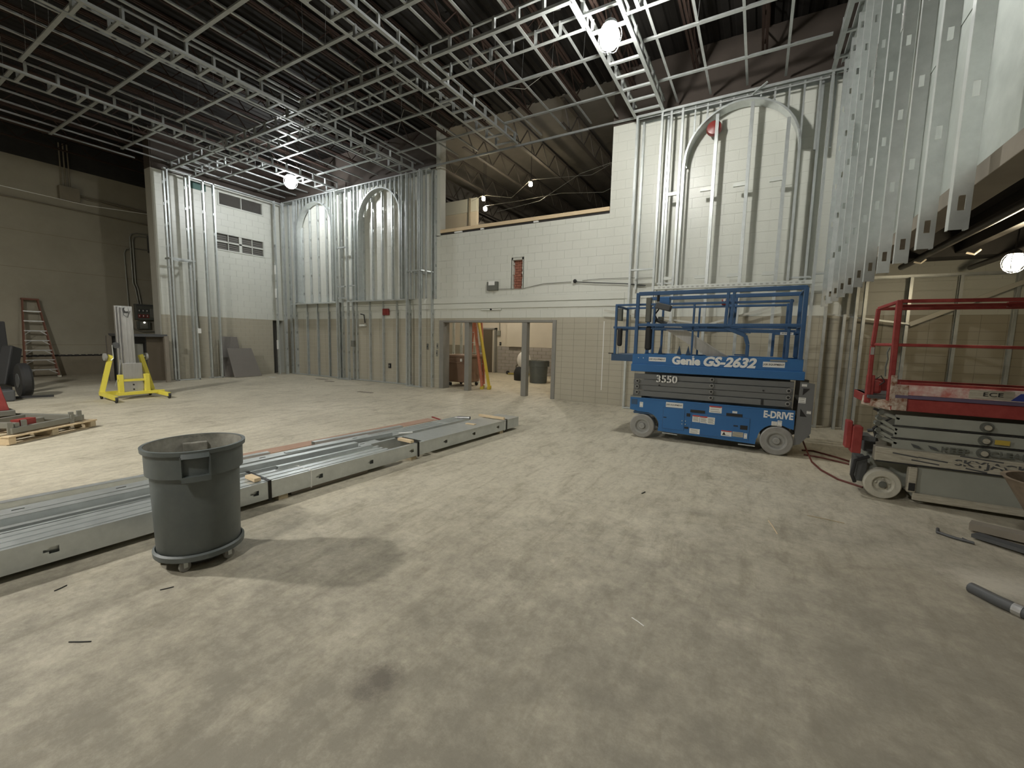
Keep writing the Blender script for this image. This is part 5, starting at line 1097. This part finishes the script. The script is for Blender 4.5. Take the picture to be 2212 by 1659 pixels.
# cords by the lifts
t = thing('power_lead', 'brown-red power lead lying on the floor between the two lifts', 'cord', (.9, 7.2, 0))
MB().tube([(.66, 7.5, .25), (.72, 7.35, .10), (.76, 7.0, .012), (.82, 6.6, .012), (.95, 6.25, .012), (1.15, 6.05, .012)], .012, 6).build('cable', cordm, t); MB().tube([(.70, 7.7, .012), (.85, 7.75, .012), (1.1, 7.5, .012), (1.25, 7.3, .012)], .012, 6).build('cable', cordm, t); MB().tube([(.70, 7.4, .012), (.9, 7.35, .012), (1.2, 7.15, .012)], .012, 6).build('cable', cordm, t)
t = thing('hose_stub', 'blackened tube with a silver band in pale dust at the right edge', 'hose', (1.45, 3.65, .04)); MB().tube([(1.34, 3.83, .03), (1.42, 3.70, .035), (1.60, 3.50, .04)], .035, 12).build('hose', greyd, t, smooth=True); MB().cyl((1.47, 3.645, .036), (1.50, 3.612, .037), .038, 14).build('band', alu, t)
tag(MB().tube([(1.50, 5.02, .012), (1.47, 4.92, .012), (1.56, 4.84, .015), (1.66, 4.80, .015), (1.60, 4.84, .02)], .012, 6).build('bent_wire', greyd), 'small twist of dark wire on the floor before the red lift', 'wire')
# chips and splinters on the floor
def debris(label, p, q, r, m): tag(MB().tube([(p[0], p[1], r), ((p[0]+q[0])/2+.004, (p[1]+q[1])/2, r*1.3), (q[0], q[1], r)], r, 5).build('splinter', m), label, 'debris')
debris('pale splinter on the open floor before the blue lift', (.20, 4.40), (.26, 4.12), .004, wood); debris('thin twig on the floor left of the red lift', (.52, 4.75), (.80, 4.72), .004, woodold); debris('short white splinter in the middle foreground', (-.52, 2.36), (-.44, 2.32), .003, white); debris('dark splinter in the left foreground', (-2.95, .62), (-2.86, .68), .003, black)
debris('dark nail beside the bin dolly', (-3.10, 1.06), (-3.07, 1.12), .003, black); debris('dark nail left of the bin', (-3.62, .72), (-3.64, .78), .003, black); debris('small dark screw in the centre of the floor', (-.95, 4.45), (-.93, 4.52), .005, black)
for (x, y, w, d, l) in ((-13.8, 9.7, .5, .12, 'dark scrap on the floor before the left arches'), (-12.9, 9.4, .35, .1, 'second dark scrap nearer the box pier'), (-15.6, 9.0, .3, .1, 'white scrap below the leaning boards'), (-9.8, 8.2, .5, .12, 'dark flat scrap in the middle distance')):
    tag(MB().bar((x, y, .006), (x+w, y+.05, .006), d, .01).build('floor_scrap', white if 'white' in l else beamm), l, 'debris')

# ------------------------------------------------------------------ things in the room beyond the doorway
t = thing('tilt_cart', 'brown plastic tilt cart on casters inside the doorway', 'cart', (-8.5, 11.5, 0))
b = MB(); b.add([(-8.95, 11.15, .14), (-8.12, 11.15, .14), (-8.12, 11.85, .14), (-8.95, 11.85, .14), (-9.0, 11.05, .98), (-8.05, 11.05, .98), (-8.05, 11.95, .98), (-9.0, 11.95, .98)], [(0, 3, 2, 1), (4, 5, 6, 7), (0, 1, 5, 4), (1, 2, 6, 5), (2, 3, 7, 6), (3, 0, 4, 7)]); b.build('tub', brown, t, bevel=.03)
b = MB(); b.box(-9.03, -8.02, 11.02, 11.98, .97, 1.05); b.build('rim', brown, t, bevel=.02); MB().box(-8.98, -8.07, 11.03, 11.1, .78, .82).build('rib', brown, t, bevel=.01); MB().box(-8.3, -8.24, 11.00, 11.06, .84, .93).build('label_sheet', white, t)
for (x, y) in ((-8.85, 11.2), (-8.2, 11.2), (-8.85, 11.8), (-8.2, 11.8)): MB().lathe([(.02, -.02), (.065, -.018), (.065, .018), (.02, .02)], (x, y, .066), 16, 'x').build('caster', black, t); MB().box(x-.03, x+.03, y-.03, y+.03, .11, .15).build('caster_plate', galv, t)
def rung_ladder(label, x0, x1, y, lean, m, n, ht=3.6, w=.42):
    t = thing('extension_ladder', label, 'ladder', (x0, y, 0)); tip = Vector((x0-lean, y+.25, ht)); 
    for k in (0, 1):
        dx, dy = -.17*k, .30*k
        MB().bar((x0+dx, y+dy, .04), (x0+dx-lean, y+dy+.1, ht), .075, .035, (1, 0, 0)).build('rail', m, t, bevel=.004); MB().box(x0+dx-.05, x0+dx+.05, y+dy-.04, y+dy+.04, .0, .09).build('foot', ladyel, t, bevel=.01)
    for i in range(n):
        f = (i+.6)/n; p = Vector((x0-lean*f, y+.1*f, ht*f)); MB().cyl(p, p+Vector((-.17, .30, 0)), .018, 8).build('rung', alu, t)
rung_ladder('orange ladder leaning just inside the doorway', -7.44, 0, 11.0, .70, orange, 11, 3.9, .40)
rung_ladder('yellow ladder leaning right of the orange one', -7.24, 0, 11.1, .88, ladyel, 11, 3.9, .40)
t = thing('step_ladder', 'orange step ladder with silver rungs standing behind the leaning ladders', 'ladder', (-8.4, 12.1, 0))
for (x, y) in ((-8.7, 12.1), (-8.1, 12.1)): MB().bar((x, y, .03), (x-.1 if x < -8.4 else x-.45, y+.4, 2.9), .03, .08, (1, 0, 0)).build('rail', orange, t)
for i in range(7): z = .35+i*.36; f = z/2.9; MB().box(-8.7-.1*f, -8.1-.45*f, 12.08+.4*f, 12.16+.4*f, z, z+.03).build('step', alu, t)
waste_bin(-6.98, 14.05, 'grey round bin without a dolly standing in the room beyond', R=.37, H=.83, zb=.005, dolly=False, rz=.9)
t = thing('vacuum_canister', 'dark machine with a white bag behind the mullion in the far room', 'machine', (-7.95, 14.5, 0)); b = MB(); b.lathe([(.02, 0), (.28, 0), (.30, .3), (.22, .5), (.02, .55)], (-7.95, 14.5, .0), 24); b.build('drum', black, t, smooth=True)
b = MB(); b.sphere((-7.85, 14.5, .80), .27, 20, 12, 1.25); ob = b.build('plastic_bag', mat('white_bag', (.66, .64, .6), .5, 0, (.78, .76, .72), 12, 1, .6, 16), t, smooth=True); MB().tube([(-8.1, 14.5, .2), (-8.2, 14.5, .55), (-8.0, 14.5, .7)], .03, 8).build('hose', beamm, t)
t = thing('folded_trolley', 'grey hand trolley lying tilted behind the grey bin in the far room', 'trolley', (-6.35, 14.4, 0)); MB().bar((-6.45, 14.6, .74), (-5.95, 14.6, .25), .3, .03).build('plate', conduit_m, t); MB().lathe([(.02, -.03), (.13, -.03), (.13, .03), (.02, .03)], (-6.2, 14.45, .13), 18, 'y').build('wheel', black, t); MB().lathe([(.02, -.03), (.13, -.03), (.13, .03), (.02, .03)], (-5.95, 14.75, .13), 18, 'y').build('wheel', black, t)
t = thing('hand_tool', 'yellow long-handled tool lying at the foot of the far tiled wall', 'tool', (-9.2, 16.4, .1)); MB().bar((-9.7, 16.5, .04), (-8.4, 16.2, .10), .12, .08).build('body', mat('dusty_yellow', (.32, .27, .08), .6), t, bevel=.02); MB().lathe([(.01, -.03), (.08, -.03), (.08, .03), (.01, .03)], (-9.75, 16.5, .085), 16, 'y').build('head', black, t)
t = thing('wall_fixture', 'conduit dropping to a small box on the cream wall right of the far door', 'conduit', (-10.5, 16.9, 2)); MB().tube([(-10.52, 16.95, 3.6), (-10.52, 16.95, 2.0)], .02, 6).build('pipe', conduit_m, t); MB().box(-10.62, -10.46, 16.88, 16.97, 1.75, 1.98).build('box', conduit_m, t, bevel=.01)
t = thing('outlet_box', 'black outlet on the cream wall beyond the doorway', 'outlet', (-10.1, 16.95, 1.4)); MB().box(-10.50, -10.42, 16.94, 16.98, 1.30, 1.45).build('box', black, t); MB().box(-10.48, -10.44, 16.935, 16.94, 1.36, 1.40).build('socket', conduit_m, t)
t = thing('room_stud_row', 'grey studs standing in the room behind the brown cart', 'wall framing', (-9.7, 12.5, 0))
for x in (-10.1, -9.75, -9.40, -9.05, -8.7): stud(t, x, 12.5, 0, 4.25, 0, .09)
track_h(t, (-10.3, 12.5, .01), (-8.6, 12.5, .01), .10, .03, 1)
# cables inside the high opening
for i, pts in enumerate((((-9.5, 13.2, 6.62), (-8.84, 13, 6.68), (-7.8, 13.2, 6.5), (-6.95, 13, 6.90), (-5.0, 13.5, 6.9), (-3.2, 13, 7.3)), ((-8.76, 13, 6.3), (-7.6, 13.2, 6.35), (-6, 13.4, 6.45), (-4.5, 13.2, 6.2), (-3.0, 13, 6.6)), ((-8.0, 12.6, 5.9), (-6.5, 12.8, 6.1), (-5.0, 12.5, 6.6), (-3.4, 12.6, 6.9)))):
    tag(MB().tube(pts, .008, 5).build('slack_wire', conduit_m), ('wire carrying the bulbs across the high opening', 'lower slack wire in the high opening', 'wire rising to the right in the high opening')[i], 'wire')
# wires dangling in the ceiling frame
for i, pts in enumerate((((-8.6, 8.6, Zt+.1), (-8.0, 8.2, Zt+.35), (-7.4, 8.5, Zt+.12), (-6.9, 8.1, Zt+.3), (-6.4, 8.4, Zt+.1)), ((-5.2, 8.1, Zt+.1), (-4.6, 8.25, Zt-.03), (-3.9, 8.15, Zt+.15), (-3.3, 8.2, Zt+.1)), ((-4.4, 7.0, Zt+.1), (-3.9, 7.3, Zt+.25), (-3.5, 7.0, Zt+.3), (-3.4, 7.3, Zt+.5)))):
    tag(MB().tube(pts, .006, 4).build('loose_wire', conduit_m), ('thin loose wire snaking over the ceiling grid left of centre', 'sagging wire on the ceiling grid left of the near work light', 'curled wire above the grid beside the near work light')[i], 'wire')
